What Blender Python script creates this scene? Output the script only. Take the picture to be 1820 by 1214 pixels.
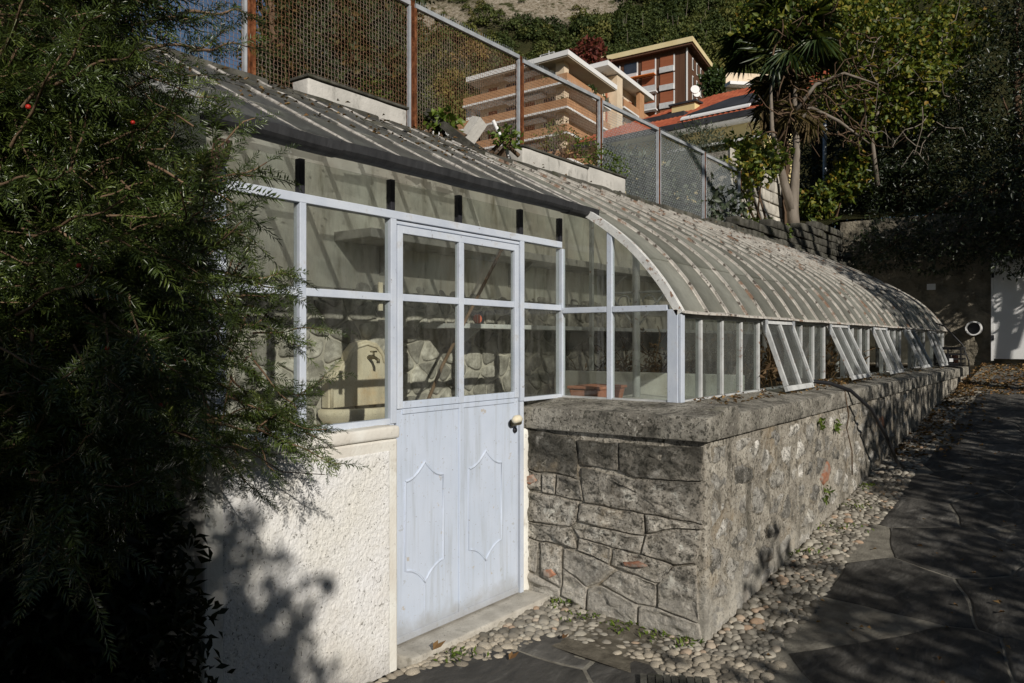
import bpy, bmesh, math, random
import numpy as np
from mathutils import Vector, Matrix, noise

for _o in list(bpy.data.objects):
    bpy.data.objects.remove(_o)
SC = bpy.context.scene
COL = SC.collection
R = math.radians
PI = math.pi

# ------------------------------------------------------------------ camera
YAW = R(36.5)
SA, CA = math.sin(YAW), math.cos(YAW)
cam = bpy.data.objects.new('camera', bpy.data.cameras.new('camera'))
COL.objects.link(cam)
cam.location = (0, 0, 1.6)
cam.rotation_euler = (R(90), 0, YAW)
cam.data.sensor_width = 36
cam.data.lens = 27.69
cam.data.clip_start = 0.05
cam.data.clip_end = 2000
SC.camera = cam

# ------------------------------------------------------------------ sky, sun, exposure
SUN_EL, SUN_AZ = R(25.5), R(-30)          # azimuth measured from +X, negative = towards -Y
SDIR = Vector((math.cos(SUN_EL) * math.cos(SUN_AZ), math.cos(SUN_EL) * math.sin(SUN_AZ), math.sin(SUN_EL)))
world = bpy.data.worlds.new('World')
SC.world = world
world.use_nodes = True
wn = world.node_tree
for n_ in list(wn.nodes):
    wn.nodes.remove(n_)
sky = wn.nodes.new('ShaderNodeTexSky')
sky.sky_type = 'NISHITA'
sky.sun_disc = False
sky.sun_elevation = SUN_EL
sky.sun_rotation = math.atan2(SDIR.x, SDIR.y)
sky.air_density = 1.0
sky.dust_density = 0.4
sky.ozone_density = 2.0
bg = wn.nodes.new('ShaderNodeBackground')
bg.inputs['Strength'].default_value = 0.05
wo = wn.nodes.new('ShaderNodeOutputWorld')
wn.links.new(sky.outputs[0], bg.inputs[0])
wn.links.new(bg.outputs[0], wo.inputs[0])
sun_d = bpy.data.lights.new('sun', 'SUN')
sun_d.energy = 5.0
sun_d.angle = R(0.53)
sun_d.color = (1.0, 0.94, 0.86)
sun = bpy.data.objects.new('sun', sun_d)
COL.objects.link(sun)
sun.location = SDIR * 30
sun.rotation_euler = SDIR.to_track_quat('Z', 'Y').to_euler()
SC.view_settings.view_transform = 'Standard'
SC.view_settings.look = 'None'
SC.view_settings.exposure = -0.38
SC.view_settings.gamma = 1.0
SC.view_settings.use_curve_mapping = False
SC.render.engine = 'CYCLES'
SC.cycles.transparent_max_bounces = 24
SC.cycles.max_bounces = 7
SC.cycles.diffuse_bounces = 3
SC.cycles.caustics_reflective = False
SC.cycles.caustics_refractive = False
SC.cycles.use_denoising = True

# ------------------------------------------------------------------ helpers
PW = {}


def at(u, v, d):
    """a point at depth d metres from the photographer, on the line of sight of photo point u, v"""
    r, t = (u - 910) / 1400, (607 - v) / 1400
    return Vector((d * (-SA + CA * r), d * (CA + SA * r), 1.6 + t * d))


def cw(lat, dep, z=0.0):
    return Vector((-SA * dep + CA * lat, CA * dep + SA * lat, z))


def link(o, parent=None, wm=None):
    wm = wm or Matrix.Identity(4)
    COL.objects.link(o)
    if parent is not None:
        o.parent = parent
        o.matrix_parent_inverse = PW[parent.name].inverted()
    o.matrix_basis = wm
    PW[o.name] = wm
    return o


def tag(o, label=None, cat=None, group=None, kind=None):
    if label: o['label'] = label
    if cat: o['category'] = cat
    if group: o['group'] = group
    if kind: o['kind'] = kind
    return o


def thing(name, label, cat, loc=(0, 0, 0), group=None):
    o = bpy.data.objects.new(name, None)
    o.empty_display_size = 0.1
    link(o, None, Matrix.Translation(Vector(loc)))
    return tag(o, label, cat, group)


def piece(name, mesh, parent, wm):
    return link(bpy.data.objects.new(name, mesh), parent, wm)


def weather_side(me):
    """dirt lies on the outer face of a pane; its inner face and edges are clean glass"""
    me.materials.append(M['glass_clean'])
    for p in me.polygons:
        n = p.normal
        if n.x + 0.9 * n.z - 0.8 * n.y < 0.3: p.material_index = 1


class MB:
    def __init__(s):
        s.v, s.f, s.q = [], [], None

    def add(s, vs, fs):
        b = len(s.v)
        s.v += [tuple(p) for p in vs]
        s.f += [tuple(i + b for i in f) for f in fs]
        return s

    def box(s, x0, x1, y0, y1, z0, z1):
        return s.obox(Vector((x0, y0, z0)), Vector((x1 - x0, 0, 0)), Vector((0, y1 - y0, 0)), Vector((0, 0, z1 - z0)))

    def obox(s, o, a, b, c):
        o, a, b, c = Vector(o), Vector(a), Vector(b), Vector(c)
        vs = [o, o + a, o + a + b, o + b, o + c, o + a + c, o + a + b + c, o + b + c]
        fs = [(0, 3, 2, 1), (4, 5, 6, 7), (0, 1, 5, 4), (1, 2, 6, 5), (2, 3, 7, 6), (3, 0, 4, 7)]
        if a.cross(b).dot(c) < 0:
            fs = [f[::-1] for f in fs]
        return s.add(vs, fs)

    def prism(s, pts, off):
        """closed polygon of 3D points swept by vector off"""
        n = len(pts)
        off = Vector(off)
        vs = [Vector(p) for p in pts] + [Vector(p) + off for p in pts]
        fs = [tuple(range(n))[::-1], tuple(range(n, 2 * n))]
        fs += [(i, (i + 1) % n, n + (i + 1) % n, n + i) for i in range(n)]
        nrm = sum(((Vector(pts[i]).cross(Vector(pts[(i + 1) % n]))) for i in range(n)), Vector())
        if nrm.dot(off) < 0:
            fs = [f[::-1] for f in fs]
        return s.add(vs, fs)

    def tube(s, pts, r, n=8, cap=True):
        pts = [Vector(p) for p in pts]
        m = len(pts)
        rs = r if isinstance(r, (list, tuple)) else [r] * m
        up = Vector((0, 0, 1))
        rings = []
        last = None
        for i, p in enumerate(pts):
            t = (pts[min(i + 1, m - 1)] - pts[max(i - 1, 0)]).normalized()
            if last is None:
                a = t.cross(up if abs(t.z) < 0.9 else Vector((1, 0, 0))).normalized()
            else:
                a = (last - t * last.dot(t)).normalized()
            last = a
            b = t.cross(a)
            rings.append([p + (a * math.cos(2 * PI * k / n) + b * math.sin(2 * PI * k / n)) * rs[i] for k in range(n)])
        vs = [q for g in rings for q in g]
        fs = []
        for i in range(m - 1):
            for k in range(n):
                fs.append((i * n + k, i * n + (k + 1) % n, (i + 1) * n + (k + 1) % n, (i + 1) * n + k))
        if cap:
            fs.append(tuple(range(n))[::-1])
            fs.append(tuple((m - 1) * n + k for k in range(n)))
        return s.add(vs, fs)

    def mesh(s, name, mat, smooth=False):
        me = bpy.data.meshes.new(name)
        me.from_pydata(s.v, [], s.f)
        me.materials.append(mat)
        if s.q:
            me.attributes.new('rnd', 'FLOAT', 'POINT').data.foreach_set('value', s.q)
        if smooth:
            me.polygons.foreach_set('use_smooth', [True] * len(me.polygons))
        me.update()
        return me

    def build(s, name, mat, parent=None, smooth=False, bevel=0, wm=None):
        me = s.mesh(name, mat, smooth)
        if name in ('pane', 'roof_pane', 'end_pane'): weather_side(me)
        o = link(bpy.data.objects.new(name, me), parent, wm)
        if bevel:
            md = o.modifiers.new('bevel', 'BEVEL')
            md.width = bevel
            md.segments = 2
            md.limit_method = 'ANGLE'
        return o


def npmesh(name, V, F, mat, rnd=None, smooth=False):
    me = bpy.data.meshes.new(name)
    V = np.asarray(V, dtype=np.float32)
    F = np.asarray(F, dtype=np.int32)
    k = F.shape[1]
    me.vertices.add(len(V))
    me.vertices.foreach_set('co', V.ravel())
    me.loops.add(F.size)
    me.loops.foreach_set('vertex_index', F.ravel())
    me.polygons.add(len(F))
    me.polygons.foreach_set('loop_start', np.arange(0, F.size, k, dtype=np.int32))
    me.polygons.foreach_set('loop_total', np.full(len(F), k, dtype=np.int32))
    if smooth:
        me.polygons.foreach_set('use_smooth', np.ones(len(F), dtype=bool))
    if rnd is not None:
        a = me.attributes.new('rnd', 'FLOAT', 'POINT')
        a.data.foreach_set('value', np.asarray(rnd, dtype=np.float32))
    me.materials.append(mat)
    me.update()
    me.validate()
    return me


def npobj(name, V, F, mat, parent=None, rnd=None, smooth=False):
    return link(bpy.data.objects.new(name, npmesh(name, V, F, mat, rnd, smooth)), parent)


def unit(a):
    return a / (np.linalg.norm(a, axis=-1, keepdims=True) + 1e-9)


def leaf_kites(P, D, N, L, W, rng, fold=0.25, curl=0.15):
    """folded leaf at each base point P, pointing along D, face normal about N"""
    D = unit(D)
    S = unit(np.cross(D, N))
    N = np.cross(S, D)
    n = len(P)
    L = np.broadcast_to(np.asarray(L), (n,))[:, None]
    W = np.broadcast_to(np.asarray(W), (n,))[:, None]
    tip = P + D * L - N * L * curl
    ml = P + D * L * 0.45 + S * W * 0.5 + N * W * fold
    mr = P + D * L * 0.45 - S * W * 0.5 + N * W * fold
    V = np.stack([P, mr, tip, ml], 1).reshape(-1, 3)
    b = np.arange(n)[:, None] * 4
    F = np.concatenate([b + np.array([[0, 1, 2]]), b + np.array([[0, 2, 3]])], 0)
    rnd = np.repeat(rng.random(n), 4)
    return V, F, rnd


def merge(parts):
    V, F, Q, o = [], [], [], 0
    for v, f, q in parts:
        V.append(v); F.append(f + o); Q.append(q); o += len(v)
    return np.concatenate(V), np.concatenate(F), np.concatenate(Q)


def rand_dirs(n, rng):
    return unit(rng.normal(size=(n, 3)))


def crown(rng, blobs, n, L, W, up=0.35, shell=0.55, droop=0.0, gap=0.0):
    """leaves spread through ellipsoid clumps: blobs = [(centre, radii)]"""
    vol = np.array([b[1][0] * b[1][1] * b[1][2] for b in blobs]) ** 0.7
    cnt = rng.multinomial(n, vol / vol.sum())
    out = []
    for (c, r), k in zip(blobs, cnt):
        if k == 0: continue
        d = rand_dirs(k, rng)
        rad = shell + (1 - shell) * rng.random(k) ** 0.6
        ph = np.sin(d[:, 0] * 7 + c[0] * 3) + np.sin(d[:, 1] * 9 + c[1] * 5) + np.sin(d[:, 2] * 8 + c[2] * 4)
        rad = rad * (1 + 0.13 * ph)
        if gap > 0:
            keep = ph > -1.2 + gap
            d, rad = d[keep], rad[keep]
        k = len(d)
        P = np.array(c) + d * np.array(r) * rad[:, None]
        D = d * 0.6 + rng.normal(size=(k, 3)) * 0.7
        D[:, 2] -= droop
        N = d * 0.7 + np.array([0, 0, up]) + rng.normal(size=(k, 3)) * 0.55
        s = 0.7 + 0.6 * rng.random(k)
        out.append(leaf_kites(P, D, N, L * s, W * s, rng))
    return merge(out)


# ------------------------------------------------------------------ materials
class NT:
    def __init__(s, name):
        s.m = bpy.data.materials.new(name)
        s.m.use_nodes = True
        s.t = s.m.node_tree
        for n in list(s.t.nodes): s.t.nodes.remove(n)
        s.out = s.n('ShaderNodeOutputMaterial')

    def n(s, ty, ins=None, **pr):
        x = s.t.nodes.new(ty)
        for k, v in pr.items(): setattr(x, k, v)
        for k, v in (ins or {}).items():
            if hasattr(v, 'is_output'): s.t.links.new(v, x.inputs[k])
            else: x.inputs[k].default_value = v
        return x

    def ramp(s, fac, stops):
        x = s.n('ShaderNodeValToRGB', {0: fac})
        e = x.color_ramp.elements
        while len(e) > 1: e.remove(e[-1])
        for i, (p, c) in enumerate(stops):
            el = e[0] if i == 0 else e.new(p)
            el.position = p
            el.color = (*c, 1)
        return x.outputs[0]

    def math(s, op, a, b=0.0, clamp=False):
        return s.n('ShaderNodeMath', {0: a, 1: b}, operation=op, use_clamp=clamp).outputs[0]

    def noise(s, vec, scale, detail=5, rough=0.55, dist=0.0):
        return s.n('ShaderNodeTexNoise', {'Vector': vec, 'Scale': scale, 'Detail': detail, 'Roughness': rough, 'Distortion': dist}).outputs[0]

    def rng(s, x, lo, hi, a=0.0, b=1.0):
        return s.n('ShaderNodeMapRange', {0: x, 1: lo, 2: hi, 3: a, 4: b}, interpolation_type='SMOOTHSTEP').outputs[0]

    def mix(s, fac, a, b, mode='MIX'):
        x = s.n('ShaderNodeMix', data_type='RGBA', blend_type=mode)
        for sock, val in ((x.inputs[0], fac), (x.inputs[6], a), (x.inputs[7], b)):
            if hasattr(val, 'is_output'): s.t.links.new(val, sock)
            elif isinstance(val, (int, float)): sock.default_value = val
            else: sock.default_value = (*val, 1)
        return x.outputs[2]

    def coord(s, offset=0.0, stretch=None):
        tc = s.n('ShaderNodeTexCoord').outputs['Object']
        if offset:
            rd = s.n('ShaderNodeObjectInfo').outputs['Random']
            k = s.math('MULTIPLY', rd, offset)
            tc = s.n('ShaderNodeVectorMath', {0: tc, 1: k}, operation='ADD').outputs[0]
        if stretch:
            tc = s.n('ShaderNodeVectorMath', {0: tc, 1: stretch}, operation='MULTIPLY').outputs[0]
        return tc

    def done(s, sh):
        s.t.links.new(sh, s.out.inputs[0])
        return s.m


DARK = {'soil', 'slate_flag', 'bark', 'twig', 'pale_bark', 'black_plastic', 'mossy_cap_stone', 'dark_iron', 'dark_zinc', 'rough_render_wall', 'sand_bed', 'pebble', 'brown_pipe', 'far_window_pane'}


def pbr(name, stops, scale=5, detail=6, rough=0.75, bump=0.3, bscale=40, bdist=0.01, over=(), rnd=0.0, offset=0.0,
        stretch=None, spec=0.3, metal=0.0, voro=0.0, vscale=60, dist=0.0, brough=0.6, rim=None):
    if name not in DARK:
        stops = [(p, tuple(min(0.84, c * 1.19) for c in cc)) for p, cc in stops]  # sunlit materials lightened in colour so the unscaled ones read as deeper shade
    t = NT(name)
    co = t.coord(offset, stretch)
    nz = t.noise(co, scale, detail, 0.6, dist)
    col = t.ramp(t.rng(nz, 0.25, 0.75), stops)
    pos = t.n('ShaderNodeNewGeometry').outputs['Position']
    if rim:                              # mortar smeared over the arrises of a stone
        ra = t.n('ShaderNodeAttribute', attribute_name='rnd').outputs['Fac']
        rn = t.math('ADD', ra, t.math('MULTIPLY', t.math('SUBTRACT', t.noise(co, rim[3], 6, 0.65), 0.5), rim[4]))
        mc = t.mix(t.noise(co, 16, 7, 0.65), tuple(c * 0.62 for c in rim[0]), tuple(c * 1.35 for c in rim[0]))
        if rnd:
            rd0 = t.n('ShaderNodeObjectInfo').outputs['Random']
            k0 = t.math('ADD', t.math('MULTIPLY', rd0, rnd), 1.0 - rnd * 0.5)
            col = t.mix(1.0, col, t.n('ShaderNodeCombineColor', {0: k0, 1: k0, 2: k0}).outputs[0], 'MULTIPLY')
            rnd = 0
        col = t.mix(t.rng(rn, rim[1], rim[2]), mc, col)
    sep = t.n('ShaderNodeSeparateXYZ', {0: pos})
    for o in over:
        c, sc, lo, hi, amt = o[:5]
        st = o[5] if len(o) > 5 else None
        if st in ('z', '-z'):            # grows with height; worn unevenly
            w = t.noise(co, sc, 5, 0.65)
            z = t.math('ADD', sep.outputs[2], t.math('MULTIPLY', t.math('SUBTRACT', w, 0.5), o[6]))
            f = t.rng(z, lo, hi)
            if st == '-z': f = t.math('SUBTRACT', 1.0, f)
        else:
            v2 = co if st is None else t.n('ShaderNodeVectorMath', {0: co, 1: st}, operation='MULTIPLY').outputs[0]
            f = t.rng(t.noise(v2, sc, 6, 0.65), lo, hi)
        col = t.mix(t.math('MULTIPLY', f, amt), col, c)
    if rnd:
        rd = t.n('ShaderNodeObjectInfo').outputs['Random']
        k = t.math('ADD', t.math('MULTIPLY', rd, rnd), 1.0 - rnd * 0.5)
        cc = t.n('ShaderNodeCombineColor', {0: k, 1: k, 2: k}).outputs[0]
        col = t.mix(1.0, col, cc, 'MULTIPLY')
    b = t.n('ShaderNodeBsdfPrincipled', {'Base Color': col, 'Roughness': rough, 'Metallic': metal, 'Specular IOR Level': spec})
    if bump:
        h = t.noise(co, bscale, 7, brough)
        if voro:
            vv = t.n('ShaderNodeTexVoronoi', {'Vector': co, 'Scale': vscale}, feature='SMOOTH_F1').outputs[0]
            h = t.math('ADD', h, t.math('MULTIPLY', vv, -voro))
        bp = t.n('ShaderNodeBump', {'Strength': bump, 'Distance': bdist, 'Height': h})
        t.t.links.new(bp.outputs[0], b.inputs['Normal'])
    return t.done(b.outputs[0])


def leafmat(name, stops, rough=0.45, trans=0.25, spec=0.5):
    t = NT(name)
    a = t.n('ShaderNodeAttribute', attribute_name='rnd').outputs['Fac']
    col = t.ramp(a, stops)
    b = t.n('ShaderNodeBsdfPrincipled', {'Base Color': col, 'Roughness': rough, 'Specular IOR Level': spec})
    tr = t.n('ShaderNodeBsdfTranslucent', {0: t.mix(0.35, col, (0.25, 0.30, 0.03))})
    mx = t.n('ShaderNodeMixShader', {0: trans, 1: b.outputs[0], 2: tr.outputs[0]})
    return t.done(mx.outputs[0])


def glassmat(name, tint, dlo, dhi, dustcol, dscale=6, rough=0.03, stretch=None, trans=0.5, refl=0.9, tcol=None, coat=False):
    t = NT(name)
    co = t.coord(7.0, stretch)
    nz = t.noise(co, dscale, 6, 0.65)
    fine = t.noise(co, 180, 3, 0.6)
    dust = t.math('ADD', t.rng(nz, 0.3, 0.75, dlo, dhi), t.math('MULTIPLY', t.rng(fine, 0.66, 0.74), 0.25), True)
    lw = t.n('ShaderNodeLayerWeight', {0: 0.5}).outputs['Facing']
    fr = t.math('ADD', t.math('MULTIPLY', t.math('POWER', lw, 4.0), refl), 0.035, True)
    tp = t.n('ShaderNodeBsdfTransparent', {0: (*tint, 1)})
    nrm = None
    gl = t.n('ShaderNodeBsdfGlossy', {0: (1, 1, 1, 1), 'Roughness': rough})
    bp = t.n('ShaderNodeBump', {'Strength': 0.05, 'Distance': 0.02, 'Height': t.noise(co, 9, 2, 0.4)})
    t.t.links.new(bp.outputs[0], gl.inputs['Normal'])
    m1 = t.n('ShaderNodeMixShader', {0: fr, 1: tp.outputs[0], 2: gl.outputs[0]})
    dc = t.mix(t.noise(co, dscale * 4, 5, 0.6), tuple(c * 0.6 for c in dustcol), tuple(min(1, c * 1.3) for c in dustcol))
    ov = t.math('ADD', t.math('MULTIPLY', t.n('ShaderNodeObjectInfo').outputs['Random'], 0.6), 0.7)
    dc = t.mix(1.0, dc, t.n('ShaderNodeCombineColor', {0: ov, 1: ov, 2: ov}).outputs[0], 'MULTIPLY')
    df = t.n('ShaderNodeBsdfDiffuse', {0: dc})
    tl = t.n('ShaderNodeBsdfTranslucent', {0: dc if tcol is None else (*tcol, 1)})
    m2 = t.n('ShaderNodeMixShader', {0: trans, 1: df.outputs[0], 2: tl.outputs[0]})
    if coat:                             # the glass surface still mirrors at a glancing view, dirt or not
        m3 = t.n('ShaderNodeMixShader', {0: dust, 1: tp.outputs[0], 2: m2.outputs[0]})
        m4 = t.n('ShaderNodeMixShader', {0: fr, 1: m3.outputs[0], 2: gl.outputs[0]})
        return t.done(m4.outputs[0])
    m3 = t.n('ShaderNodeMixShader', {0: dust, 1: m1.outputs[0], 2: m2.outputs[0]})
    return t.done(m3.outputs[0])


G = lambda v, w=1.0, b=1.0: (v * w, v, v * b)
M = {}
M['door'] = pbr('door_paint', [(0, (0.445, 0.505, 0.60)), (1, (0.51, 0.565, 0.66))], 2.5, rough=0.5, bump=0.12, bscale=18, bdist=0.004,
                over=[((0.46, 0.36, 0.22), 11, 0.65, 0.70, 0.6), ((0.36, 0.36, 0.34), 34, 0.63, 0.67, 0.5), ((0.27, 0.25, 0.21), 9, 0.09, 0.24, 0.6, '-z', 0.2), ((0.42, 0.46, 0.50), 5, 0.47, 0.66, 0.5, (1, 4, 0.3)), ((0.12, 0.07, 0.04), 60, 0.665, 0.69, 0.8)], spec=0.4)
M['frame'] = pbr('frame_paint', [(0, (0.42, 0.465, 0.54)), (1, (0.53, 0.57, 0.63))], 6, rough=0.55, bump=0.4, bscale=90, bdist=0.003,
                 over=[((0.16, 0.12, 0.09), 35, 0.64, 0.72, 0.8), ((0.40, 0.38, 0.34), 12, 0.55, 0.75, 0.6)], offset=5, spec=0.4)
M['oldframe'] = pbr('old_frame_paint', [(0, (0.34, 0.35, 0.35)), (1, (0.52, 0.53, 0.52))], 9, rough=0.65, bump=0.5, bscale=80, bdist=0.003,
                    over=[((0.22, 0.10, 0.05), 26, 0.58, 0.70, 0.85), ((0.12, 0.11, 0.10), 14, 0.60, 0.75, 0.7)], offset=5)
M['darkiron'] = pbr('dark_iron', [(0, (0.015, 0.016, 0.02)), (1, (0.03, 0.03, 0.035))], 12, rough=0.6, bump=0.3, bscale=60)
M['stucco'] = pbr('roughcast', [(0, (0.66, 0.645, 0.595)), (1, (0.79, 0.785, 0.74))], 3, rough=0.95, bump=0.75, bscale=85, bdist=0.008,
                  over=[((0.52, 0.46, 0.38), 1.6, 0.5, 0.78, 0.4), ((0.30, 0.27, 0.22), 2.2, -0.10, 0.22, 0.7, '-z', 0.35),
                        ((0.14, 0.13, 0.11), 62, 0.60, 0.65, 0.8), ((0.40, 0.37, 0.32), 40, 0.56, 0.70, 0.5)], spec=0.1, voro=0.5, vscale=110)  # small dark specks stand for shade in the roughcast pits
M['plaster_edge'] = pbr('smooth_plaster', [(0, (0.58, 0.55, 0.49)), (1, (0.74, 0.72, 0.66))], 4, rough=0.9, bump=0.35, bscale=60,
                        over=[((0.33, 0.28, 0.21), 6, 0.55, 0.75, 0.6), ((0.15, 0.14, 0.11), 22, 0.62, 0.72, 0.5)], spec=0.1)
M['wallplaster'] = pbr('old_wall_plaster', [(0, (0.58, 0.53, 0.45)), (1, (0.78, 0.73, 0.63))], 2.2, rough=0.95, bump=0.3, bscale=30,
                       over=[((0.22, 0.19, 0.12), 2.4, 0.52, 0.72, 0.75, (1, 2.2, 0.5)), ((0.14, 0.13, 0.10), 25, 0.66, 0.74, 0.6)], spec=0.1)
M['stone'] = pbr('grey_stone', [(0, (0.17, 0.155, 0.13)), (0.4, (0.32, 0.295, 0.25)), (0.7, (0.46, 0.425, 0.365)), (1, (0.74, 0.70, 0.62))], 10, detail=12,
                 rough=0.9, bump=1.0, bscale=26, bdist=0.03, rnd=0.6, offset=13, dist=1.0, rim=((0.44, 0.40, 0.335), 0.25, 0.75, 18, 0.9),
                 over=[((0.68, 0.65, 0.57), 48, 0.57, 0.63, 0.6), ((0.03, 0.029, 0.022), 36, 0.55, 0.60, 0.7), ((0.03, 0.029, 0.022), 75, 0.56, 0.60, 0.65), ((0.035, 0.036, 0.03), 22, 0.54, 0.66, 0.8), ((0.035, 0.034, 0.027), 6, 0.66, 1.0, 0.8, 'z', 0.75),
                       ((0.70, 0.67, 0.60), 5, 0.56, 0.70, 0.6), ((0.50, 0.40, 0.27), 3, 0.60, 0.75, 0.4), ((0.62, 0.59, 0.53), 4, 0.05, 0.45, 0.45, '-z', 0.6)], spec=0.15, brough=0.75)
M['stone_side'] = pbr('lime_smeared_stone', [(0, (0.13, 0.123, 0.11)), (0.5, (0.30, 0.285, 0.25)), (1, (0.62, 0.595, 0.545))], 8, detail=9,
                      rough=0.92, bump=1.0, bscale=30, bdist=0.025, rnd=1.1, offset=17, dist=0.8, rim=((0.31, 0.275, 0.215), 0.45, 0.75, 14, 1.1),
                      over=[((0.68, 0.65, 0.57), 48, 0.57, 0.63, 0.6), ((0.03, 0.029, 0.022), 36, 0.55, 0.60, 0.7), ((0.03, 0.029, 0.022), 75, 0.56, 0.60, 0.65), ((0.66, 0.64, 0.60), 7, 0.58, 0.70, 0.6), ((0.07, 0.068, 0.055), 14, 0.55, 0.68, 0.6), ((0.38, 0.27, 0.17), 3, 0.58, 0.72, 0.45), ((0.60, 0.58, 0.53), 4, 0.02, 0.40, 0.5, '-z', 0.6), ((0.085, 0.077, 0.058), 3, 0.52, 0.68, 0.4, (1, 2.0, 0.5))], spec=0.15, brough=0.75)
M['stone_in'] = pbr('fieldstone', [(0, (0.17, 0.16, 0.14)), (0.5, (0.29, 0.275, 0.24)), (1, (0.52, 0.50, 0.45))], 9, detail=7,
                    rough=0.92, bump=0.8, bscale=28, bdist=0.02, rnd=0.7, offset=17, over=[((0.08, 0.075, 0.06), 14, 0.58, 0.72, 0.6)], spec=0.1)
M['brickbit'] = pbr('brick_fragment', [(0, (0.24, 0.10, 0.06)), (1, (0.36, 0.19, 0.12))], 14, rough=0.95, bump=0.8, bscale=50, rnd=0.4, offset=9,
                    over=[((0.30, 0.27, 0.23), 16, 0.44, 0.60, 0.85)], spec=0.1)
M['mortar'] = pbr('old_mortar', [(0, (0.20, 0.183, 0.152)), (0.5, (0.32, 0.292, 0.242)), (1, (0.48, 0.445, 0.375))], 5, detail=9, rough=0.95, bump=1.0,
                  bscale=36, bdist=0.02, dist=0.5,
                  over=[((0.68, 0.65, 0.57), 48, 0.57, 0.63, 0.6), ((0.03, 0.029, 0.022), 36, 0.55, 0.60, 0.7), ((0.03, 0.029, 0.022), 75, 0.56, 0.60, 0.65), ((0.06, 0.058, 0.05), 6, 0.55, 0.70, 0.7), ((0.58, 0.56, 0.50), 4, 0.02, 0.40, 0.5, '-z', 0.6), ((0.60, 0.57, 0.51), 11, 0.60, 0.70, 0.6),
                        ((0.36, 0.27, 0.16), 2.3, 0.54, 0.70, 0.5), ((0.085, 0.077, 0.058), 3, 0.50, 0.66, 0.55, (1, 2.0, 0.5))], spec=0.1, brough=0.7)
M['mortar_in'] = pbr('inner_mortar', [(0, (0.32, 0.30, 0.26)), (1, (0.50, 0.475, 0.41))], 7, rough=0.95, bump=0.7, bscale=30, spec=0.1,
                     over=[((0.09, 0.085, 0.07), 10, 0.58, 0.75, 0.6)])
M['coping'] = pbr('weathered_concrete', [(0, (0.16, 0.148, 0.125)), (0.5, (0.29, 0.272, 0.23)), (1, (0.42, 0.395, 0.34))], 5, detail=9, rough=0.95, bump=1.0,
                  bscale=48, bdist=0.02, over=[((0.68, 0.65, 0.57), 48, 0.57, 0.63, 0.6), ((0.03, 0.029, 0.022), 36, 0.55, 0.60, 0.7), ((0.03, 0.029, 0.022), 75, 0.56, 0.60, 0.65), ((0.04, 0.04, 0.034), 6, 0.50, 0.70, 0.8), ((0.30, 0.28, 0.16), 3.2, 0.6, 0.75, 0.55),
                                                ((0.05, 0.048, 0.04), 70, 0.60, 0.70, 0.6)], spec=0.1, brough=0.72)
M['concrete'] = pbr('pale_concrete', [(0, (0.36, 0.35, 0.32)), (1, (0.54, 0.52, 0.48))], 3, detail=8, rough=0.95, bump=0.5, bscale=40,
                    over=[((0.09, 0.085, 0.07), 9, 0.56, 0.72, 0.7, (1, 1, 0.4)), ((0.13, 0.125, 0.11), 3, 0.58, 0.72, 0.6)], offset=9, spec=0.1)
M['capstone'] = pbr('mossy_cap_stone', [(0, (0.045, 0.043, 0.036)), (1, (0.13, 0.125, 0.105))], 8, detail=8, rough=0.95, bump=0.9, bscale=30, rnd=0.5,
                    offset=11, over=[((0.035, 0.04, 0.015), 7, 0.52, 0.7, 0.7)], spec=0.1)
M['pebble'] = pbr('pebble', [(0, (0.19, 0.162, 0.122)), (0.5, (0.33, 0.292, 0.23)), (1, (0.50, 0.45, 0.365))], 12, rough=0.8, bump=0.25, bscale=60, rnd=0.85,
                  offset=31, over=[((0.40, 0.33, 0.24), 9, 0.58, 0.7, 0.5), ((0.10, 0.095, 0.085), 30, 0.6, 0.75, 0.4)], spec=0.2)
M['bed'] = pbr('sand_bed', [(0, (0.08, 0.07, 0.054)), (1, (0.19, 0.17, 0.132))], 14, rough=1.0, bump=0.8, bscale=80, spec=0.05)
M['slate'] = pbr('slate_flag', [(0, (0.05, 0.047, 0.042)), (0.6, (0.095, 0.09, 0.08)), (1, (0.18, 0.172, 0.155))], 3.2, detail=10, rough=0.7, bump=0.8, bscale=12,
                 bdist=0.02, rnd=0.6, offset=21, stretch=(2.2, 0.9, 1), over=[((0.26, 0.25, 0.235), 8, 0.62, 0.78, 0.55), ((0.05, 0.048, 0.043), 5, 0.55, 0.7, 0.6)],
                 spec=0.35, dist=1.2, brough=0.65)
M['joint'] = pbr('sandy_joint', [(0, (0.13, 0.12, 0.10)), (1, (0.25, 0.235, 0.195))], 10, rough=1.0, bump=0.8, bscale=70, spec=0.05)
M['soil'] = pbr('soil', [(0, (0.02, 0.017, 0.012)), (1, (0.06, 0.05, 0.035))], 8, rough=1.0, bump=0.8, bscale=30, spec=0.05)
M['zinc'] = pbr('dark_zinc', [(0, (0.036, 0.037, 0.039)), (1, (0.068, 0.069, 0.072))], 6, rough=0.55, bump=0.35, bscale=16, bdist=0.01, stretch=(1, 3, 1), metal=0.3,
                over=[((0.16, 0.15, 0.14), 20, 0.66, 0.76, 0.4)])
M['roofbar'] = pbr('weathered_glazing_bar', [(0, (0.22, 0.205, 0.185)), (1, (0.48, 0.455, 0.415))], 26, rough=0.9, bump=0.9, bscale=60, bdist=0.006, offset=9,
                   over=[((0.24, 0.10, 0.04), 14, 0.66, 0.75, 0.8), ((0.06, 0.055, 0.05), 30, 0.56, 0.68, 0.75)], spec=0.15)
M['rib'] = pbr('curved_bar', [(0, (0.33, 0.31, 0.275)), (1, (0.56, 0.53, 0.48))], 12, rough=0.8, bump=0.6, bscale=70, bdist=0.004, offset=9,
               over=[((0.24, 0.12, 0.06), 7, 0.54, 0.64, 0.8), ((0.05, 0.036, 0.026), 20, 0.56, 0.62, 0.85)], spec=0.2)
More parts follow.
